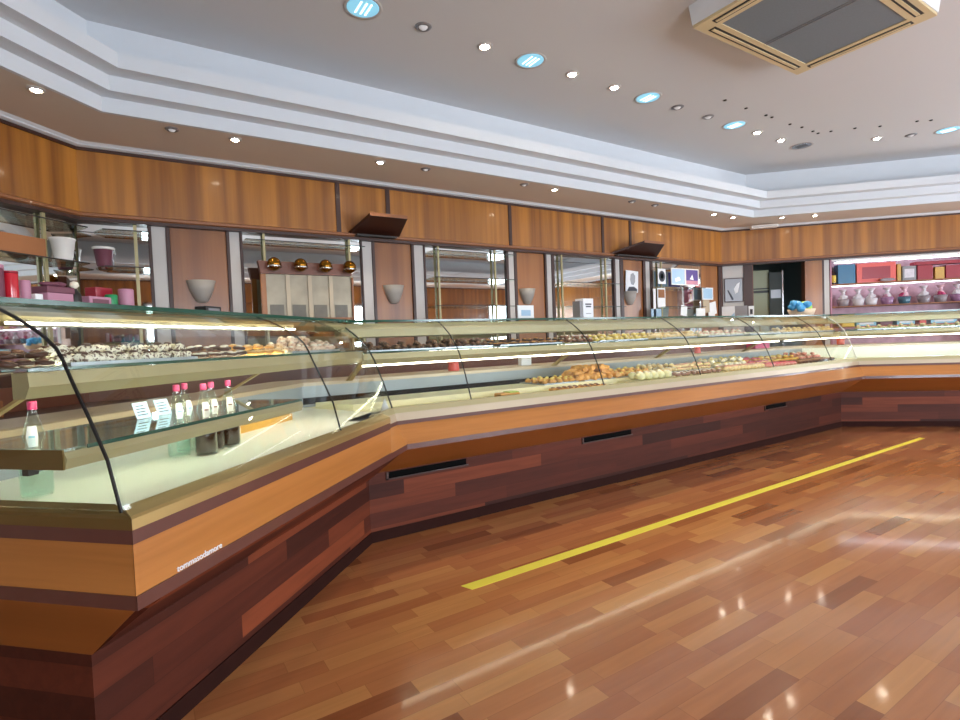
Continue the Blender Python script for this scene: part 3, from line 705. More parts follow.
sp = [(1.858, 3.52, 0, 'unlit round ceiling spot between the first two large lights'), (2.393, 3.52, 1, 'lit ceiling spot just left of the second large light'), (3.307, 3.52, 1, 'lit ceiling spot right of the second large light'),
      (3.829, 3.52, 1, 'lit ceiling spot left of the third large light'), (4.74, 3.52, 0, 'dim ceiling spot right of the third large light'), (5.25, 3.52, 0, 'dim ceiling spot left of the fourth large light'),
      (6.18, 3.52, 1, 'lit ceiling spot right of the fourth large light'), (6.70, 3.52, 1, 'lit ceiling spot beside the unlit large light'), (7.755, 2.92, 1, 'lit ceiling spot on the right ceiling run'), (8.035, 2.672, 0, 'dim ceiling spot near the right edge of the picture')]
for x, y, on, lb in sp: spot(x, y, HC, lb, on, 'small spots in the raised ceiling', .045, 45)
sp2 = [(-.456, 4.224, 1, 'bright soffit spot nearest the left edge'), (.279, 4.54, 0, 'unlit soffit spot just right of the left ceiling corner'), (.705, 4.54, 1, 'lit soffit spot above the first frieze panel'), (1.904, 4.54, 1, 'lit soffit spot above the left wedge uplighter'),
       (2.36, 4.54, 0, 'unlit soffit spot right of the left wedge uplighter'), (3.526, 4.54, 0, 'unlit soffit spot left of a lit one at mid wall'), (3.948, 4.54, 1, 'lit soffit spot at the middle of the long wall'), (5.191, 4.54, 0, 'unlit soffit spot above the right wedge uplighter'),
       (5.616, 4.54, 0, 'unlit soffit spot right of the right wedge uplighter'), (6.839, 4.53, 1, 'lit soffit spot, left one of the pair before the right corner'), (7.291, 4.53, 1, 'lit soffit spot, right one of the pair before the right corner'),
       (8.016, 4.218, 1, 'lit soffit spot beside the white emergency light'), (8.369, 3.932, 1, 'lit soffit spot right of the white emergency light')]
for x, y, on, lb in sp2: spot(x, y, 2.84, lb, on, 'small spots in the lowered soffit', .035, 22)
for i, (x, y) in enumerate([(5.032, 3.185), (5.41, 3.193), (5.782, 3.193), (5.896, 3.191), (6.284, 3.201), (6.505, 3.182), (6.757, 3.184), (6.882, 3.187), (6.959, 3.081), (7.122, 2.899), (7.329, 2.729), (7.555, 2.455), (7.672, 2.365)]):
    q = MB(); q.lathe([(.016, 0), (.016, -.008), (.004, -.012)], 10)
    o = q.build('ceiling_hook', 'near_black'); o.location = (x, y, HC)
    tag(o, 'tiny black ceiling hook in the row between spots and air conditioner', 'hook', 'tiny black ceiling hooks')
# emergency light at the soffit corner
e = empty('emergency_light', (8.22, 4.60, 2.815), -R45, 'white box light mounted above the right frieze at the corner', 'emergency light')
q = MB(); q.box(-.19, .19, -.05, .05, -.045, .0); q.build('housing', 'white_gloss', e, bevel=.006)
q = MB(); q.box(-.17, .17, -.053, -.05, -.038, -.012); q.build('lens', 'white_metal', e)
# air conditioner cassette
e = empty('air_conditioner', (4.10, 1.91, HC), 0, 'ceiling air conditioner cassette with beige frame and grey grille', 'air conditioner')
hx, hy, zb, fw = .70, .47, -.15, .13
q = MB(); q.hull([(-hx-.02, -hy-.02, -.001), (hx+.02, -hy-.02, -.001), (hx+.02, hy+.02, -.001), (-hx-.02, hy+.02, -.001)], [(-hx-.005, -hy-.005, zb+.012), (hx+.005, -hy-.005, zb+.012), (hx+.005, hy+.005, zb+.012), (-hx-.005, hy+.005, zb+.012)]); q.build('casing', 'ac_white', e)
q = MB(); q.box(-hx, hx, -hy, -hy+fw, zb-.008, zb+.011); q.box(-hx, hx, hy-fw, hy, zb-.008, zb+.011); q.box(-hx, -hx+fw, -hy+fw, hy-fw, zb-.008, zb+.011); q.box(hx-fw, hx, -hy+fw, hy-fw, zb-.008, zb+.011)
q.build('frame', 'ac_beige', e)
q = MB(); q.box(-hx+fw, hx-fw, -hy+fw, hy-fw, zb-.002, zb+.011); gr = q.build('grille', 'ac_grille', e)
q = MB(); q.box(-.004, .004, -hy+fw, hy-fw, zb-.006, zb-.002); q.box(-.03, -.024, -hy+fw, hy-fw, zb-.006, zb-.002); q.build('grille_bar', 'grey_metal', gr)
for x0, x1, y0, y1, v in ((-hx+.12, hx-.12, hy-.09, hy-.035, 0), (-hx+.12, hx-.12, -hy+.035, -hy+.09, 0), (hx-.09, hx-.035, -hy+.12, hy-.12, 1), (-hx+.035, -hx+.09, -hy+.12, hy-.12, 1)):
    q = MB(); q.box(x0, x1, y0, y1, zb-.0095, zb-.008); lv = q.build('louvre', 'near_black', e)
    q = MB()
    if v: q.box(x0+.018, x0+.040, y0+.015, y1-.015, zb-.014, zb-.0095)
    else: q.box(x0+.015, x1-.015, y0+.018, y0+.040, zb-.014, zb-.0095)
    q.build('louvre_blade', 'ac_beige', lv)

# ------------------------------------------------------------------ floor tape
q = MB()
q.hull([(1.29, 2.175, .0002), (6.88, 2.19, .0002), (6.88, 2.235, .0002), (1.265, 2.242, .0002)], [(1.29, 2.175, .0014), (6.88, 2.19, .0014), (6.88, 2.235, .0014), (1.265, 2.242, .0014)])
tag(q.build('floor_tape', 'yellow_tape'), 'long straight yellow tape line on the parquet floor', 'tape')

# ------------------------------------------------------------------ bottles
def bottle(x, y, z, label, dark, rz):
    e = empty('glass_bottle', (x, y, z), rz, label, 'bottle', 'bottles with pink caps in the left counter')
    q = MB(); q.lathe([(.030, 0), (.038, .003), (.040, .015), (.040, .115), (.0385, .135), (.012, .235), (.0105, .25), (.0105, .262)], 20, cap=False); q.build('glass_body', 'bottle_glass', e)
    q = MB(); q.lathe([(.034, .006), (.037, .02), (.037, .105 if dark else .12), (.036, .11 if dark else .125)], 20); q.build('liquid', 'liquor_dark' if dark else 'water_liquid', e)
    q = MB(); q.lathe([(.0112, .25), (.0118, .254), (.0118, .270), (.011, .274), (.001, .275)], 16); q.build('cap', 'cap_pink', e)
    q = MB(); q.lathe([(.0405, .100), (.0405, .115), (.0392, .135), (.0215, .205)], 14, a0=-2.1, a1=-1.1, cap=False); lb = q.build('paper_label', 'paper' if not dark else 'paper_label_white', e)
    q = MB(); q.lathe([(.0402, .130), (.0290, .178)], 8, a0=-1.85, a1=-1.35, cap=False); q.build('label_print', 'light_blue' if not dark else 'back_wood', lb)
    return e
glassmat('water_liquid', (.90, .97, .955), .6); mat('paper_label_white', '#dcd8d6', .6, noise=.1, scale=60)
bottle(-.272, 1.985, .80, 'single clear water bottle standing alone at the near left end', 0, 0)
for (x, y, dk_, lb, r) in ((.107, 2.344, 0, 'clear water bottle at the left of the cluster on the white deck', .3), (.140, 2.44, 0, 'clear water bottle standing behind the leftmost clustered bottle', .6), (.196, 2.305, 1, 'dark juice bottle in the middle of the cluster', .2),
                            (.232, 2.40, 1, 'dark juice bottle standing behind the middle of the cluster', .4), (.300, 2.445, 1, 'dark juice bottle at the right end of the cluster', .1)):
    bottle(x, y, .80, lb, dk_, r)

# ------------------------------------------------------------------ small items
def Lp(s_, t, z): # local left-counter frame (s measured from C1)
    return (C1[0]+S*s_-S*t, C1[1]+S*s_+S*t, z)
def item_box(name, loc, rz, size, m, label, cat, group=None, lid=None, face=None, bevel=.003):
    e = empty(name, loc, rz, label, cat, group)
    w_, d_, h_ = size
    q = MB(); q.box(-w_/2, w_/2, -d_/2, d_/2, 0, h_); q.build('body', m, e, bevel=bevel)
    if lid: q = MB(); q.box(-w_/2-.003, w_/2+.003, -d_/2-.003, d_/2+.003, h_*.72, h_+.003); q.build('lid', lid, e, bevel=bevel)
    if face: q = MB(); q.box(-w_*.36, w_*.36, -d_/2-.002, -d_/2, h_*.2, h_*.8); q.build('front_print', face, e)
    return e
def item_round(name, loc, prof, m, label, cat, extra=None, group=None):
    e = empty(name, loc, 0, label, cat, group)
    q = MB(); q.lathe(prof, 20); q.build('body', m, e)
    if extra:
        for nm, pr_, mm_ in extra: q = MB(); q.lathe(pr_, 20); q.build(nm, mm_, e)
    return e
ZTP = 1.3565
def onL(x_, y_): return (x_, y_, ZTP)
def cyl(r, h): return [(r*.92, 0), (r, .004), (r, h-.004), (r*.92, h)]
item_round('gift_tin', onL(-.350, 2.085), cyl(.022, .11), 'pink_dark', 'mauve cylinder at the left edge on the glass top', 'tin', [('lid', [(.0225, .108), (.0225, .12), (.015, .122)], 'pink')])
item_round('gift_tin', onL(-.345, 2.13), cyl(.018, .11), 'pink_pale', 'pale pink cylinder just behind the shiny red tin', 'tin')
item_round('gift_tin', onL(-.318, 2.112), cyl(.018, .10), 'red', 'shiny red tin standing on the near glass top', 'tin', [('lid', [(.0185, .098), (.0185, .105), (.012, .106)], 'deep_red')])
item_round('gift_tin', onL(-.290, 2.142), cyl(.014, .082), 'pink', 'pink cylinder right of the shiny red tin', 'tin')
item_box('gift_box', onL(-.268, 2.158), R45, (.025, .03, .042), 'white_gloss', 'little white box between the pink cylinder and the stacked pink box', 'box')
item_box('gift_box', onL(-.228, 2.200), R45, (.085, .06, .065), 'pink', 'stacked pink box with a dark ribbon on the near glass top', 'box', lid='pink_dark')
e = empty('ribbon_bow', (-.228, 2.200, ZTP+.069), R45, 'dark folded ribbon lying on the stacked pink box', 'ribbon')
q = MB(); q.blob((-.015, 0, .008), (.03, .02, .008)); q.blob((.02, .005, .01), (.025, .018, .009)); q.build('loops', 'pink_dark', e)
item_box('gift_box', onL(-.126, 2.312), R45, (.085, .05, .048), 'pink', 'flat pink box with dark dots beside the green tin', 'box', face='pink_dark')
item_round('gift_tin', onL(-.080, 2.352), cyl(.020, .060), 'green', 'short bright green tin on the glass top', 'tin')
item_round('gift_tin', onL(-.035, 2.392), cyl(.025, .085), 'pink', 'rosy pink cylinder right of the green tin', 'tin')
item_box('gift_box', onL(-.118, 2.41), R45, (.07, .05, .09), 'deep_red', 'dark red box behind the green tin', 'box')
item_round('bud_vase', onL(-.178, 2.262), [(.016, 0), (.02, .02), (.018, .05), (.006, .07)], 'near_black', 'small dark vase with a cream flower behind the pink box', 'vase', [('flower', [(.004, .07), (.014, .08), (.011, .092), (.002, .096)], 'cream')])
item_box('card_holder', onL(.27, 2.72), R45, (.10, .06, .045), 'near_black', 'small dark clear-topped card holder under the first wall light', 'card holder', face='grey_metal')
# items on the left wall shelves
item_box('wooden_crate', LPt(-.66, -.11, 1.905), R45, (.55, .12, .13), 'kraft', 'orange-brown wooden crate on the corner glass shelf', 'crate')
item_round('plant_pot', LPt(-.225, -.125, 1.905), [(.052, 0), (.056, .01), (.078, .15), (.082, .155), (.082, .165), (.07, .165)], 'white_gloss', 'white tapered pot on the corner glass shelf', 'pot')
item_round('plant_pot', (-.205, 5.115, 1.89), [(.045, 0), (.05, .01), (.065, .13), (.07, .135)], 'pink_dark', 'mauve pot with a white rim on the corner glass shelf', 'pot', [('rim', [(.07, .13), (.075, .135), (.075, .15), (.068, .15)], 'white_gloss')])
# cards on the low shelf
for s_, t, lb in ((-1.42, .16, 'left one of two blue printed price cards on the low glass shelf'), (-1.33, .16, 'right one of two blue printed price cards on the low glass shelf')):
    e = empty('price_card', Lp(s_, t, .976), R45, lb, 'price card', 'blue price cards on the low shelf')
    q = MB(); q.hull([(-.03, 0, 0), (.03, 0, 0), (.03, .002, 0), (-.03, .002, 0)], [(-.03, .02, .055), (.03, .02, .055), (.03, .022, .055), (-.03, .022, .055)]); c_ = q.build('card', 'paper_blue', e)
    q = MB()
    for k in range(4): z = .012+k*.01; q.box(-.022, .018-.006*(k % 2), -.001+z*.36, z*.36+.0, z, z+.003)
    q.build('print', 'ink', e)
# paper cone at the corner of the counters
e = empty('napkin', (1.215, 2.99, .8), 0, 'white folded napkin standing in the corner of the counters', 'napkin')
q = MB(); q.lathe([(.025, 0), (.022, .02), (.010, .055), (.002, .075)], 10, cap=True); q.build('fold', 'paper', e)
# things inside the long counter
item_round('paper_cup', (2.09, 3.68, .969), [(.045, 0), (.046, .004), (.034, .11), (.033, .112)], 'coral', 'upturned red cup on the rear ledge of the long counter, near its left end', 'cup')
item_round('paper_cup', (5.20, 3.68, .969), [(.034, 0), (.035, .004), (.027, .08), (.026, .082)], 'coral', 'upturned red cup at the far end of the long counter', 'cup')
item_round('paper_cup', (C2[0]+S*.25+S*.62, C2[1]-S*.25+S*.62, .969), [(.04, 0), (.045, .02), (.045, .09), (.03, .1)], 'coral', 'red cup inside the right-hand counter by the corner', 'cup')
item_box('card_holder', (2.83, 3.72, .969), 0, (.11, .05, .11), 'paper', 'white card block on the rear ledge in the middle of the long counter', 'card holder')
item_box('gift_box', (6.6, 3.80, .969), 0, (.32, .12, .10), 'magenta', 'magenta box behind the far end of the long counter', 'box')
item_box('gift_box', Lp(-2.3, 1.5, .95), R45, (.5, .3, .2), 'white_gloss', 'white box behind the near counter at the left edge', 'box')
e = empty('loaf_cake', (2.10, 2.98, .801), 0, 'orange loaf cake with green topping at the front of the deck', 'cake')
q = MB(); q.box(-.075, .085, -.045, .045, 0, .035); q.build('sponge', 'golden', e, bevel=.008)
q = MB(); q.box(0, .08, -.04, .04, .035, .043); q.build('topping', 'green_icing', e, bevel=.003)
# back bench items, left wall
bi = [(-3.0, 'deep_red', 'dark red packet'), (-2.75, 'orange', 'orange packet'), (-2.5, 'coral', 'coral packet'), (-2.2, 'magenta', 'magenta packet'), (-1.9, 'pink', 'pale pink packet'), (-1.62, 'pink_dark', 'mauve packet'), (-1.3, 'grey_box', 'grey packet'), (-.95, 'kraft', 'brown packet')]
for i, (s_, m, lb) in enumerate(bi):
    item_box('packet', LPt(s_, -.25, .831), R45, (.22, .14, .09+.015*(i % 3)), m, lb+' lying on the back bench below the angled mirror', 'packet', face='paper' if i % 2 else None)

# items on the counter top glass of the long counter
def top_item(x, y=3.45): return (x, y, ZTP)
e = empty('menu_stand', (2.80, 3.64, ZTP), 0, 'white framed notice standing on the glass top left of the card box', 'notice')
q = MB(); q.box(-.085, .085, 0, .01, 0, .13); q.build('sheet', 'paper', e); q = MB(); q.box(-.05, .05, -.001, 0, .04, .09); q.build('print', 'paper_blue', e)
e = empty('card_box', (3.23, 3.42, ZTP), 0, 'white and grey leaflet box standing on the glass counter top', 'box')
q = MB(); q.box(-.02, .10, -.05, .05, 0, .17); q.build('body', 'paper', e, bevel=.003)
q = MB(); q.box(-.05, -.02, -.04, .05, 0, .15); q.build('side_flap', 'grey_box', e)
q = MB()
for k, (z0, w0) in enumerate(((.115, .035), (.095, .03), (.04, .03))): q.box(.04-w0, .04+w0, -.0515, -.05, z0, z0+.012 if k < 2 else z0+.004)
q.build('print', 'ink', e)
def basket(loc, r, h, mb_, label, tops, grp=None, nm='gift_basket'):
    e = empty(nm, loc, 0, label, 'basket', grp)
    q = MB(); q.lathe([(r*.65, 0), (r*.8, h*.15), (r, h), (r*.93, h), (r*.7, h*.3)], 18, cap=False); q.lathe([(r*.65, 0), (r*.3, .002), (.001, .003)], 18, cap=False); q.build('bowl', mb_, e)
    rr = random.Random(len(label))
    for j, m in enumerate(tops):
        q = MB()
        for k in range(7):
            a = rr.random()*6.28; d = rr.random()*r*.45; cx = (j-(len(tops)-1)/2)*r*.75
            q.blob((cx+d*math.cos(a)*.6, d*math.sin(a), h+rr.random()*r*.45), (r*.34, r*.3, r*.28), jit=.25, rnd=rr)
        q.build('wrapped_contents', m, e)
    return e
mat('blue_wrap', '#3f93cc', .3, noise=.3, scale=30); mat('lime_wrap', '#9ccb52', .3, noise=.3, scale=30)
basket((7.80, 3.86, ZTP), .175, .11, 'wicker', 'wicker basket of blue and green wrapped sweets on the glass top', ['blue_wrap', 'blue_wrap', 'lime_wrap'])

# wall papers and screens at the far end
def wallpaper_(nm, x, z, w_, h_, m, label, cat, y=5.15, tilt=0, frame=None, inner=None, rz=0, pos=None):
    e = empty(nm, pos or (x, y, z), rz, label, cat); e.rotation_euler = (0, tilt, rz)
    q = MB(); q.box(-w_/2, w_/2, 0, .006, -h_/2, h_/2); q.build('sheet', m, e)
    if frame:
        q = MB(); t = .014
        for a0, a1, b0, b1 in ((-w_/2-t, w_/2+t, h_/2, h_/2+t), (-w_/2-t, w_/2+t, -h_/2-t, -h_/2), (-w_/2-t, -w_/2, -h_/2, h_/2), (w_/2, w_/2+t, -h_/2, h_/2)): q.box(a0, a1, -.006, .008, b0, b1)
        q.build('frame', frame, e)
    if inner:
        for nm2, pts, m2 in inner:
            q = MB(); q.hull([(x_, -.002, z_) for x_, z_ in pts], [(x_, 0, z_) for x_, z_ in pts]); q.build(nm2, m2, e)
    return e
wallpaper_('portrait_print', 5.88, 1.95, .25, .30, 'paper', 'black and white portrait print above the fourth wall light', 'picture', y=5.18, tilt=math.radians(3),
           inner=[('face', [(.02, .12), (.06, .08), (.06, 0), (.03, -.05), (-.02, -.04), (-.04, .02), (-.03, .1)], 'grey_metal'), ('shoulders', [(-.1, -.14), (-.06, -.08), (.04, -.07), (.1, -.1), (.11, -.14)], 'ink')])
wallpaper_('round_print', 6.42, 2.03, .17, .22, 'paper', 'black and white round emblem print on the far mirror', 'picture', y=5.10, inner=[('disc', [(.07*math.cos(a*.39), .08*math.sin(a*.39)) for a in range(16)], 'ink'), ('disc_centre', [(.035*math.cos(a*.785), .04*math.sin(a*.785)) for a in range(8)], 'paper')])
wallpaper_('screen', 6.735, 2.03, .29, .22, 'blue_pic', 'pale blue lit screen at the far end of the mirrors', 'screen', y=5.06, frame='white_gloss', inner=[('image', [(-.08, -.03), (.02, -.0), (.06, -.05), (-.06, -.08)], 'paper')])
wallpaper_('screen', 7.055, 2.03, .29, .22, 'purple_pic', 'purple lit screen right of the pale blue one', 'screen', y=5.06, frame='white_gloss', inner=[('image', [(-.05, -.03), (.01, .04), (.04, -.04)], 'paper'), ('lower_band', [(-.14, -.105), (.14, -.105), (.14, -.05), (-.14, -.05)], 'pink')])
wallpaper_('notice', 7.55, 1.80, .24, .16, 'paper_blue', 'landscape notice pinned below the purple screen', 'notice', y=5.14, frame='paper')
wallpaper_('notice', 6.40, 1.72, .17, .28, 'paper', 'tall white sheet with brown picture on the lower glass shelf', 'notice', y=5.1, inner=[('picture', [(-.07, 0), (.07, 0), (.07, .12), (-.07, .12)], 'kraft')])
wallpaper_('notice', 6.25, 1.62, .05, .46, 'paper', 'narrow white strip beside the last pilaster', 'notice', y=5.1)
wallpaper_('notice', 6.28, 1.47, .22, .18, 'paper_blue', 'pale blue sheet under the lower glass shelf at the far end', 'notice', y=5.1)
wallpaper_('notice', 6.84, 1.53, .14, .15, 'paper', 'tilted small white sheet right of the pale blue one', 'notice', y=5.05, tilt=math.radians(8))
wallpaper_('notice', 7.34, 1.47, .22, .2, 'paper', 'white printed sheet standing above the far counter end', 'notice', y=5.12)
wallpaper_('notice', 7.62, 1.44, .16, .14, 'paper', 'small white sheet beside the white printed sheet', 'notice', y=5.12)
wallpaper_('notice', 7.50, 1.60, .16, .2, 'beige_sill', 'beige sheet on the end wood pilaster', 'notice', y=5.13)
wallpaper_('notice', 0, 0, .22, .2, 'paper', 'leaning white sheet at the base of the end pilaster', 'notice', tilt=math.radians(-10), pos=(7.72, 5.18, 1.57))
wallpaper_('framed_picture', 0, 0, .26, .36, 'grey_metal', 'grey framed picture of a pale flower left of the doorway', 'picture', rz=-R45, frame='dark_trim', pos=RP(.22, -.03, 1.86),
           inner=[('flower', [(.0, .02), (.05, .1), (.09, .12), (.08, .05), (.06, -.04), (.02, -.06)], 'paper'), ('stem', [(-.1, .0), (-.08, .0), (0, -.15), (-.03, -.16)], 'ink')])
wallpaper_('notice', 0, 0, .20, .2, 'paper', 'white sheet with a blue corner below the framed flower picture', 'notice', rz=-R45, pos=RP(.13, -.05, 1.50), inner=[('corner_print', [(.0, -.09), (.09, -.09), (.09, 0)], 'paper_blue')])
wallpaper_('notice', 0, 0, .19, .2, 'grey_box', 'dark grey sheet left of the doorway', 'notice', rz=-R45, pos=RP(.32, -.05, 1.50))
wallpaper_('notice', 0, 0, .08, .18, 'paper', 'narrow white printed card at the doorway edge', 'notice', rz=-R45, pos=RP(.47, -.05, 1.50), inner=[('print', [(-.02, -.04), (.02, -.04), (.02, .04), (-.02, .04)], 'ink')])

# ------------------------------------------------------------------ gift shelf contents (frame: RP(s, n, z))
Zs = [.9+z for z in SHZ]
def gbox(nm, s0, s1, z, h, m, lb, cat='gift box', d=.15, **k):
    return item_box(nm, RP((s0+s1)/2, .12, z), -R45, (s1-s0-.008, d, h), m, lb, cat, **k)
e = empty('wine_bottle', RP(1.70, .08, Zs[2]), -R45, 'dark bottle with a yellow label at the left of the top gift shelf', 'bottle')
q = MB(); q.lathe([(.033, 0), (.036, .01), (.036, .17), (.015, .22), (.013, .27)], 16); q.build('glass_body', 'liquor_dark', e)
q = MB(); q.lathe([(.037, .03), (.037, .14)], 12, a0=math.pi, a1=2*math.pi, cap=False); q.build('paper_label', 'yellow', e)
gbox('gift_box', 1.75, 2.0, Zs[2], .30, 'teal_blue', 'teal blue box on the top gift shelf')
gbox('gift_box', 2.01, 2.55, Zs[2], .30, 'coral', 'large red gift box on the top shelf right of the teal one', face='deep_red')
e = empty('ornament', RP(2.4, -.0, Zs[2]), -R45, 'grey ornament lying in front of the large red gift box', 'ornament')
q = MB(); q.blob((0, .0, .028), (.11, .02, .026), n=12); q.build('body', 'cello_grey', e)
gbox('gift_box', 2.56, 2.62, Zs[2], .26, 'gold_box', 'narrow gold box on the top gift shelf')
gbox('gift_box', 2.63, 2.82, Zs[2], .22, 'grey_box', 'grey wrapped box right of the narrow gold box', face='cello_white')
gbox('gift_box', 2.83, 3.04, Zs[2], .22, 'deep_red', 'dark red box right of the grey wrapped box')
gbox('gift_box', 3.06, 3.19, Zs[2], .18, 'gold_box', 'square gold box near the right edge of the top gift shelf')
gbox('gift_box', 3.20, 3.52, Zs[2], .20, 'deep_red', 'wide dark red box at the right end of the top gift shelf')
gbox('gift_box', 2.80, 3.48, Zs[2]+.225, .05, 'deep_red', 'flat red box lying across the dark red boxes')
bk = [(1.84, 'cello_grey', 'cello_white', 'first'), (2.05, 'cello_white', 'cello_white', 'second'), (2.23, 'cello_white', 'cello_white', 'third'), (2.45, 'cello_purple', 'pink', 'fourth'), (2.68, 'cello_blue', 'magenta', 'fifth, dark teal'), (2.94, 'cello_grey', 'cello_white', 'sixth'), (3.16, 'cello_grey', 'magenta', 'seventh'), (3.38, 'cello_purple', 'cello_white', 'eighth')]
for s_, a_, b_, lb in bk:
    b0 = basket(RP(s_, .10, Zs[1]), .088, .11, a_, f'{lb} cellophane-wrapped bowl counted from the left on the middle gift shelf', [b_, b_], 'wrapped bowls on the middle gift shelf', 'wrapped_bowl')
    q = MB(); q.lathe([(.06, .12), (.04, .17), (.012, .20), (.05, .25), (.055, .26)], 10, cap=False); q.blob((0, -.01, .205), (.045, .02, .02)); q.build('cellophane_top', 'cello_white' if b_ != 'magenta' else 'pink_pale', b0)
for i, (s0, s1, h, m, lb) in enumerate([(1.80, 1.98, .12, 'yellow', 'yellow box'), (2.0, 2.28, .11, 'light_blue', 'light blue long box'), (2.32, 2.5, .10, 'pink_dark', 'mauve box'), (2.55, 2.8, .12, 'light_blue', 'light blue box in the middle'), (2.85, 2.95, .1, 'coral', 'small coral box'), (3.0, 3.35, .12, 'light_blue', 'wide light blue box at the right')]):
    gbox('gift_box', s0, s1, Zs[0], h, m, lb+' on the lowest gift shelf', face='paper' if i in (1, 3, 5) else None)

# ------------------------------------------------------------------ trays and pastries
def make_tray(L_, W_, name='serving_tray', m='steel'):
    q = MB(); q.box(-L_/2, L_/2, -W_/2, W_/2, 0, .003)
    for a in ((-L_/2, L_/2, -W_/2-.006, -W_/2), (-L_/2, L_/2, W_/2, W_/2+.006), (-L_/2-.006, -L_/2, -W_/2-.006, W_/2+.006), (L_/2, L_/2+.006, -W_/2-.006, W_/2+.006)): q.box(*a, 0, .010)
    return q.mesh(name, m)
TR = {l: make_tray(l, .30) for l in (.34, .46, .56)}
def place_tray(l, loc, rz, label):
    o = bpy.data.objects.new('serving_tray', TR[l]); COL.objects.link(o); o.location = loc; o.rotation_euler = (0, 0, rz)
    tag(o, label, 'tray', 'silver trays in the glass counters')
# prototypes: each a small mesh with a topping part
rn = random.Random(3)
def proto(name, kind):
    e = bpy.data.objects.new(name, None)
    r = .026
    if kind == 'biscuit':
        q = MB(); q.lathe([(r*.8, 0), (r, .004), (r, .010), (r*.8, .014), (.001, .015)], 12); return q
    if kind == 'mound':
        q = MB(); q.blob((0, 0, .015), (.025, .020, .016), n=11, m=7, jit=.3, rnd=rn); return q
    if kind == 'puff':
        q = MB(); q.blob((0, 0, .026), (.036, .036, .027), n=12, m=7, jit=.07, rnd=rn); return q
    if kind == 'finger':
        q = MB(); q.tube([(-.045, 0, .014), (-.03, 0, .016), (.03, 0, .016), (.045, 0, .014)], [.008, .016, .016, .008], 8); return q
    if kind == 'croissant':
        q = MB(); pts = []; rs = []
        for k in range(9):
            t = (k/8-.5)*2.6; pts.append((.05*math.sin(t), .045*(1-math.cos(t)), .022)); rs.append(.006+.018*math.cos(t*.55)**2*(1 if k % 2 else .88))
        q.tube(pts, rs, 8); return q
    if kind == 'tart':
        q = MB(); q.lathe([(.024, 0), (.034, .018), (.030, .018), (.028, .014), (.001, .014)], 14); return q
def topm(kind):
    q = MB()
    if kind == 'biscuit': q.blob((0, 0, .0165), (.014, .014, .005), rnd=rn)
    elif kind == 'mound': q.blob((0, 0, .030), (.013, .012, .006), rnd=rn)
    elif kind == 'puff': q.blob((0, 0, .05), (.02, .02, .008), rnd=rn)
    elif kind == 'finger': q.tube([(-.03, 0, .027), (.03, 0, .027)], .008, 6)
    elif kind == 'croissant': q.blob((0, .004, .044), (.018, .008, .004), rnd=rn)
    elif kind == 'tart': q.lathe([(.027, .015), (.025, .022), (.014, .027), (.001, .028)], 14)
    return q
PCACHE = {}
CNT = {}
def pastry(name, kind, m, mt, loc, rz, label, group, cat='pastry', sc_=1):
    key = (kind, m, mt, name)
    if key not in PCACHE:
        PCACHE[key] = (proto(name, kind).mesh(name, m), topm(kind).mesh('topping', mt))
    a, b = PCACHE[key]
    o = bpy.data.objects.new(name, a); COL.objects.link(o); o.location = loc; o.rotation_euler = (rn.uniform(-.15, .15), rn.uniform(-.15, .15), rz); o.scale = (sc_, sc_, sc_)
    tag(o, label, cat, group)
    t = bpy.data.objects.new('topping', b); COL.objects.link(t); t.parent = o
    CNT[name] = CNT.get(name, 0)+1
    return o
# upper shelf runs: (frame, x0, x1, z, name, kind, body, topping, label)
def frameM(x, t, z): return (C1[0]+x, C1[1]+t, z)
def frameR(x, t, z): return (C2[0]+S*x+S*t, C2[1]-S*x+S*t, z)
runs = [
 (Lp, -1.93, -1.80, 1.172, 'chocolate_biscuit', 'biscuit', 'choc', 'choc_light', 'dark chocolate biscuit at the near left end of the upper shelf'),
 (Lp, -1.78, -1.30, 1.172, 'nougat_bite', 'mound', 'nougat', 'choc', 'white and dark speckled nougat bite on the upper shelf above the low shelf'),
 (Lp, -1.28, -.98, 1.172, 'iced_chocolate', 'biscuit', 'choc', 'icing', 'dark chocolate with white icing on the upper shelf above the bottles'),
 (Lp, -.96, -.72, 1.172, 'butter_biscuit', 'biscuit', 'golden', 'pale_dough', 'golden butter biscuit on the upper shelf right of the iced chocolates'),
 (Lp, -.70, -.22, 1.172, 'almond_macaroon', 'mound', 'rose_beige', 'cream', 'pale pinkish almond macaroon in the heap by the counter corner'),
 (frameM, .05, .95, 1.155, 'dark_truffle', 'mound', 'choc_nut', 'choc_light', 'dark truffle on the upper shelf at the left end of the long counter'),
 (frameM, .97, 1.65, 1.155, 'cocoa_biscuit', 'biscuit', 'choc', 'golden', 'dark cocoa biscuit on the upper shelf above the white card block'),
 (frameM, 1.67, 1.95, 1.155, 'praline', 'mound', 'choc_light', 'icing', 'light brown praline on the upper shelf left of the lemon cakes'),
 (frameM, 1.97, 2.6, 1.155, 'lemon_cake', 'mound', 'lemon', 'cream', 'yellow lemon cake on the upper shelf in the middle of the long counter'),
 (frameM, 2.62, 3.3, 1.155, 'almond_finger', 'finger', 'pale_dough', 'cream', 'pale almond finger on the upper shelf behind the third wall light'),
 (frameM, 3.32, 4.1, 1.155, 'meringue', 'mound', 'cream', 'rose', 'small white and rose meringue on the upper shelf right of centre'),
 (frameM, 4.12, 4.7, 1.155, 'sugared_biscuit', 'biscuit', 'icing', 'pistachio', 'flat white sugared biscuit on the upper shelf before the far end'),
 (frameM, 4.72, 5.9, 1.155, 'custard_puff', 'mound', 'pale_dough', 'lemon', 'yellowish custard puff on the upper shelf at the far end of the long counter'),
 (frameR, .2, 1.9, 1.155, 'fruit_jelly', 'mound', 'pistachio', 'pinkberry', 'green and pink fruit jelly on the upper shelf of the right-hand counter'),
]
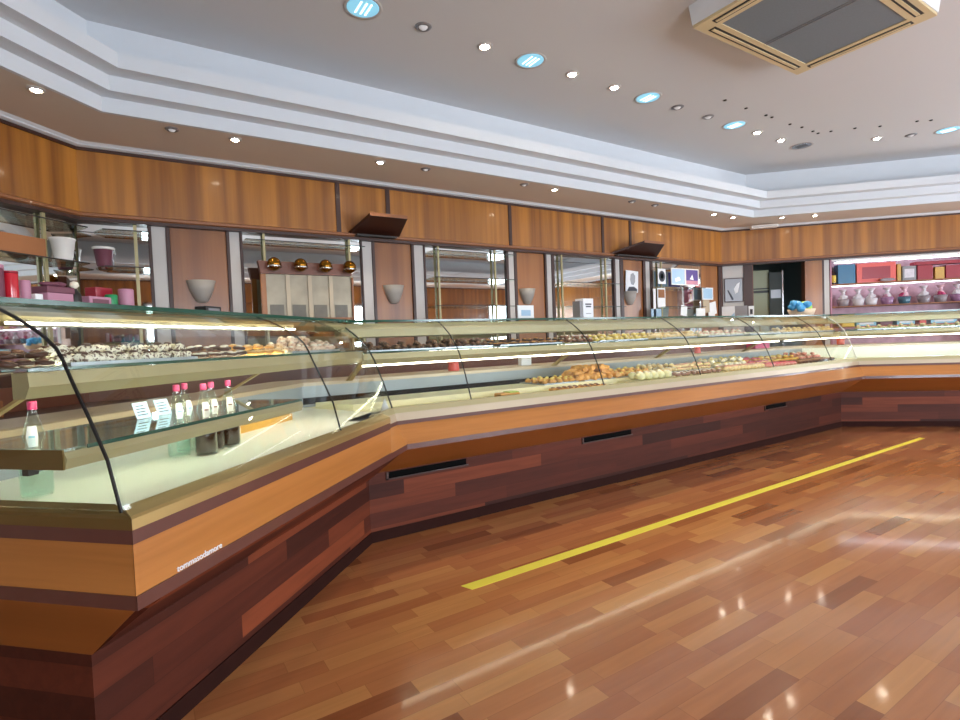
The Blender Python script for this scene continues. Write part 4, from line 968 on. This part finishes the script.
for ri, (fr, x0, x1, z, name, kind, m, mt, lb) in enumerate(runs):
    n = max(1, round((x1-x0)/(.042 if fr is Lp else .056))); rz0 = {Lp: R45, frameM: 0, frameR: -R45}[fr]
    nt = max(1, round((x1-x0)/.52)); 
    for k in range(nt):
        l = .46 if (x1-x0)/nt < .56 else .56
        if (x1-x0) < .2: continue
        xm = x0+(x1-x0)*(k+.5)/nt
        if (x1-x0) < .44:
            continue
        place_tray(l, fr(xm, .19, z+.0005), rz0, f'silver tray {["left", "middle", "right", "far right"][k] + " one " if nt > 1 else ""}under the run of {name.replace("_", " ")} pieces')
    for i in range(n):
        for row, dz in ((.07, 0), (.125, 0), (.19, .0), (.10, .024), (.155, .026)):
            if fr is frameR and row in (.19, .155): continue
            if dz and i % 2: continue
            if name == 'sugared_biscuit' and dz: continue
            x = x0+(i+.5)*(x1-x0)/n+rn.uniform(-.008, .008)
            pastry(name, kind, m, mt, fr(x, row+rn.uniform(-.01, .01), z+.004+dz), rz0+rn.uniform(0, 3), lb, lb.replace('a ', '', 1), 'pastry', rn.uniform(.8, 1.1))
    if name == 'almond_macaroon':
        for i in range(10): pastry(name, kind, m, mt, fr(-.48+rn.uniform(-.13, .13), .13+rn.uniform(-.04, .04), z+.048), rn.uniform(0, 3), lb, lb.replace('a ', '', 1), 'pastry', 1.05)
# deck pastries of the long counter
deck = [
 (1.48, 1.82, 'custard_roll', 'mound', 'golden', 'lemon', 'golden custard roll at the left end of the deck pastries', 1.2),
 (1.86, 2.28, 'croissant', 'croissant', 'golden', 'golden', 'orange-brown croissant in the tall heap on the deck', 1.15),
 (2.30, 2.70, 'sweet_bun', 'puff', 'golden', 'lemon', 'golden sweet bun right of the croissants on the deck', .75),
 (2.72, 3.08, 'filled_pastry', 'mound', 'pale_dough', 'cream', 'pale filled pastry behind the white cream puffs', 1.2),
 (3.10, 3.62, 'cream_horn', 'finger', 'pale_dough', 'rose', 'pale cream horn on the deck below the gap in the upper shelf', .9),
 (3.64, 4.22, 'cream_cake', 'mound', 'cream', 'lemon', 'white and yellow cream cake on the deck right of centre', 1.3),
 (4.24, 4.62, 'berry_tart', 'tart', 'golden', 'pinkberry', 'bright pink berry tart on the deck near the far end', 1.0),
 (4.64, 5.25, 'fruit_tart', 'tart', 'golden', 'lemon', 'yellow fruit tart on the deck near the far end', 1.0),
 (5.27, 5.75, 'mixed_pastry', 'mound', 'rose', 'cream', 'rose iced pastry at the far end of the deck', 1.2),
]
for di, (x0, x1, name, kind, m, mt, lb, s_) in enumerate(deck):
    place_tray(.46 if x1-x0 > .48 else .34, frameM((x0+x1)/2, .27, .8385), 0, f'silver tray on the deck under the {name.replace("_", " ")} pieces')
    n = max(2, round((x1-x0)/(.062*s_)))
    for i in range(n):
        for row, dz in ((.15, 0), (.22, 0), (.29, 0), (.36, 0), (.18, .032), (.25, .034), (.31, .034)):
            if dz and (i % 2 or name == 'custard_roll'): continue
            x = x0+(i+.5)*(x1-x0)/n+rn.uniform(-.014, .014)
            pastry(name, kind, m, mt, frameM(x, row+rn.uniform(-.012, .012), .8425+dz*s_), rn.uniform(-.6, .6) if kind != 'croissant' else rn.uniform(0, 6), lb, lb, 'pastry', s_*rn.uniform(.85, 1.12))
    if kind == 'croissant':
        for i in range(7): pastry(name, kind, m, mt, frameM(2.07+rn.uniform(-.13, .13), .24+rn.uniform(-.06, .06), .91), rn.uniform(0, 6), lb, lb, 'pastry', 1.15)
# front row on the lower deck
front = [(1.45, 1.95, 'flat_tart', 'biscuit', 'golden', 'choc_light', 'flat brown tart on the front tray left of the cream puffs', 1.3, 9),
         (2.30, 2.72, 'cream_puff', 'puff', 'pistachio_cream', 'cream', 'round whitish cream puff in the front row of the deck', 1.15, 5),
         (2.78, 3.45, 'eclair', 'finger', 'choc_light', 'icing', 'dark iced eclair in the front row of the deck', 1.0, 9),
         (3.5, 4.15, 'cup_cake', 'puff', 'pale_dough', 'rose', 'small pale cup cake in the front row of the deck', .85, 11),
         (4.2, 4.75, 'berry_slice', 'tart', 'rose', 'pinkberry', 'red berry slice in the front row near the far end', 1.3, 8),
         (4.8, 5.6, 'chocolate_cup', 'tart', 'choc', 'choc_light', 'dark chocolate cup in the front row at the far end', 1.2, 11)]
mat('pistachio_cream', '#dcd9a8', .5, noise=.12, scale=40)
for x0, x1, name, kind, m, mt, lb, s_, n in front:
    for i in range(n):
        for row in ((-.07, .015) if x0 > 2.2 else (-.06, .02)):
            pastry(name, kind, m, mt, frameM(x0+(i+.5)*(x1-x0)/n, row, .8235 if x0 > 2.2 else .8015), rn.uniform(-.4, .4), lb, lb, 'pastry', s_)
print('PASTRIES', sum(CNT.values()), CNT)
